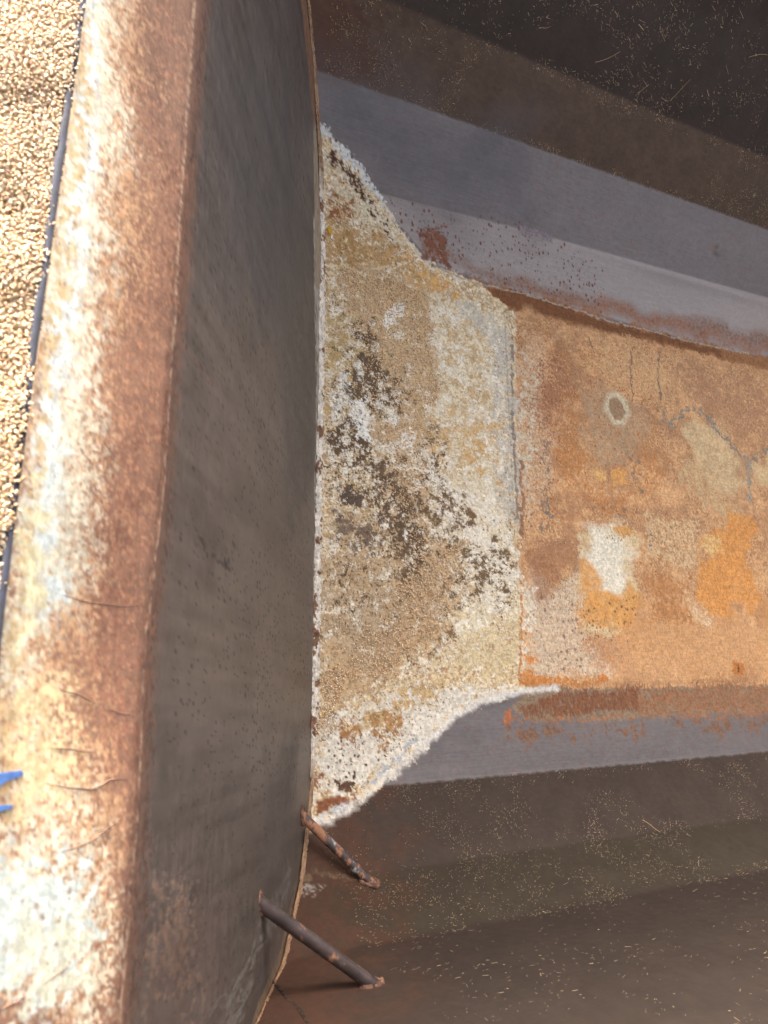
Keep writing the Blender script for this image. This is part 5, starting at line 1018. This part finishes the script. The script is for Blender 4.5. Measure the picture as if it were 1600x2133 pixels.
def loose_grain():
    unit = kernel(3, 5); out = []
    for (pts, dens, dull) in GRAIN_ZONES:
        pts = np.asarray(pts)
        lo, hi = pts.min(0) - .03, pts.max(0) + .03
        n = int(dens * np.prod(hi - lo))
        x = RNG.uniform(lo[0], hi[0], n); s = RNG.uniform(lo[1], hi[1], n)
        cov = sstep(-.02, .025, sdf(x, s, pts))
        keep = fbm(x, s, .05, 77, 4) < cov * 1.15 - .02
        x, s = x[keep], s[keep]; n = len(x)
        P, ny, nz = on_trough(x, s, RNG.uniform(.0008, .003, n) + .0015)
        Rm = frames(RNG.uniform(0, 6.28, n), ny, nz, RNG.normal(0, .25, n))
        size = np.stack([RNG.uniform(.0052, .0072, n), RNG.uniform(.0024, .0032, n), RNG.uniform(.0022, .0028, n)], 1)
        out.append(scatter(P, Rm, size, unit, wheat_cols(n, dull)))
    V = []; F = []; Cc = []; base = 0
    for v, f, c in out:
        V.append(v); F.append(f + base); Cc.append(c); base += len(v)
    mesh('loose_wheat', np.concatenate(V), np.concatenate(F), M_GRAIN, col=np.concatenate(Cc), kind='stuff',
         label='scattered wheat kernels lying on the pale hopper floor', cat='wheat')
loose_grain()

def chaff():
    """thin straw and husk bits clinging to the dark walls"""
    prism = (np.array([(-.5, -.5, 0), (-.5, .5, 0), (-.5, 0, .6), (.5, -.5, 0), (.5, .5, 0), (.5, 0, .6)]),
             np.array([(0, 2, 1), (3, 4, 5), (0, 3, 5), (0, 5, 2), (1, 2, 5), (1, 5, 4), (0, 1, 4), (0, 4, 3)]))
    out = []
    for (x0, x1, s0, s1, n, ang, spread, l0, l1, bright) in CHAFF:
        x = x0 + (x1 - x0) * RNG.random(n); s = RNG.uniform(s0, s1, n)
        y, z = prof(s)
        keep = (x > x_plate(y, z) + .03) & (fbm(x, s, .07, 81, 4) < .06 + .9 * RNG.random(n) ** 1.4)
        x, s = x[keep], s[keep]; n = len(x)
        P, ny, nz = on_trough(x, s, np.full(n, .0006))
        Rm = frames(RNG.normal(ang, spread, n), ny, nz, RNG.normal(0, .04, n))
        ln = l0 + (l1 - l0) * RNG.random(n) ** 3
        size = np.stack([ln, RNG.uniform(.0006, .0013, n), RNG.uniform(.0005, .001, n)], 1)
        c = np.array([lin((168, 144, 112)), lin((146, 122, 94)), lin((120, 104, 90)), lin((186, 160, 120))])[RNG.integers(0, 4, n)] * (bright * RNG.uniform(.5, 1.1, n))[:, None]
        out.append(scatter(P, Rm, size, prism, c))
    V = []; F = []; Cc = []; base = 0
    for v, f, c in out:
        V.append(v); F.append(f + base); Cc.append(c); base += len(v)
    mesh('chaff', np.concatenate(V), np.concatenate(F), M_CHAFF, col=np.concatenate(Cc), smooth=False, kind='stuff',
         label='fine pale chaff and husk bits clinging to the dark side walls', cat='chaff')
chaff()

def straw(p0, p1, seed, label, group, rad=.0008, c=(170, 134, 92)):
    tt = np.linspace(0, 1, 14)
    X = p0[0] + (p1[0] - p0[0]) * tt; S = p0[1] + (p1[1] - p0[1]) * tt + .006 * np.sin(tt * 3.1 + seed)
    P, ny, nz = on_trough(X, S, np.full(14, rad * .9))
    ctr = P[7].copy()
    V, F = tube(P - ctr, rad * np.linspace(1.1, .7, 14), 7)
    cc = np.repeat(lin(c)[None], len(V), 0)
    o = mesh('straw', V, F, M_CHAFF, col=cc, label=label, cat='straw', group=group)
    o.location = ctr
for k, q in enumerate(STRAWS):
    straw(q['a'], q['b'], k, q['l'], q.get('g'))

def leaf():
    P0, n0 = trough_pt(*LEAF_AT)
    k = 13; V = []; 
    for i in range(k):
        q = i / (k - 1); wd = .0062 * math.sin(math.pi * min(q * 1.0, 1)) ** .75 * (1.25 - .6 * q) + .0006
        x = (q - .4) * .030
        for j in range(7):
            v = (j / 6 - .5) * 2
            V.append((x, v * wd, .004 + .0035 * v * v + .004 * math.sin(q * 2.6)))
    n = len(V)
    V = np.array(V); Vb = V - np.array([0, 0, .0006])
    F = grid_faces(k, 7); Fa = np.concatenate([F, F[:, ::-1] + n])
    ed = []
    for i in range(k - 1):
        ed.append((i * 7, (i + 1) * 7, (i + 1) * 7 + n, i * 7 + n)); ed.append((i * 7 + 6, i * 7 + 6 + n, (i + 1) * 7 + 6 + n, (i + 1) * 7 + 6))
    root = link(bpy.data.objects.new('yellow_leaf', None), label='tiny curled yellow leaf lying on the caked floor beside the end plate', cat='leaf')
    root.location = P0; root.rotation_euler = (0, 0, math.radians(-80))
    mesh('blade', np.concatenate([V, Vb]), np.concatenate([Fa, np.array(ed)]), M_LEAF, root)
    Vs, Fs = tube(np.array([(.017, 0, .005), (.022, .001, .004), (.027, .003, .003), (.031, .006, .002)]), .0009, 7)
    mesh('stalk', Vs, Fs, M_SCR, root)
leaf()

# ---------------------------------------------------------------- ground round the hopper
g = np.linspace(-60, 60, 61); GX, GY = np.meshgrid(g, g)
GZ = -.72 + (fbm(GX.ravel(), GY.ravel(), 6.0, 5, 3) - .5) * .15
mesh('ground', np.stack([GX.ravel(), GY.ravel(), GZ], 1), grid_faces(61, 61), M_SOIL, kind='structure', label='bare dry soil around the hopper', cat='ground')
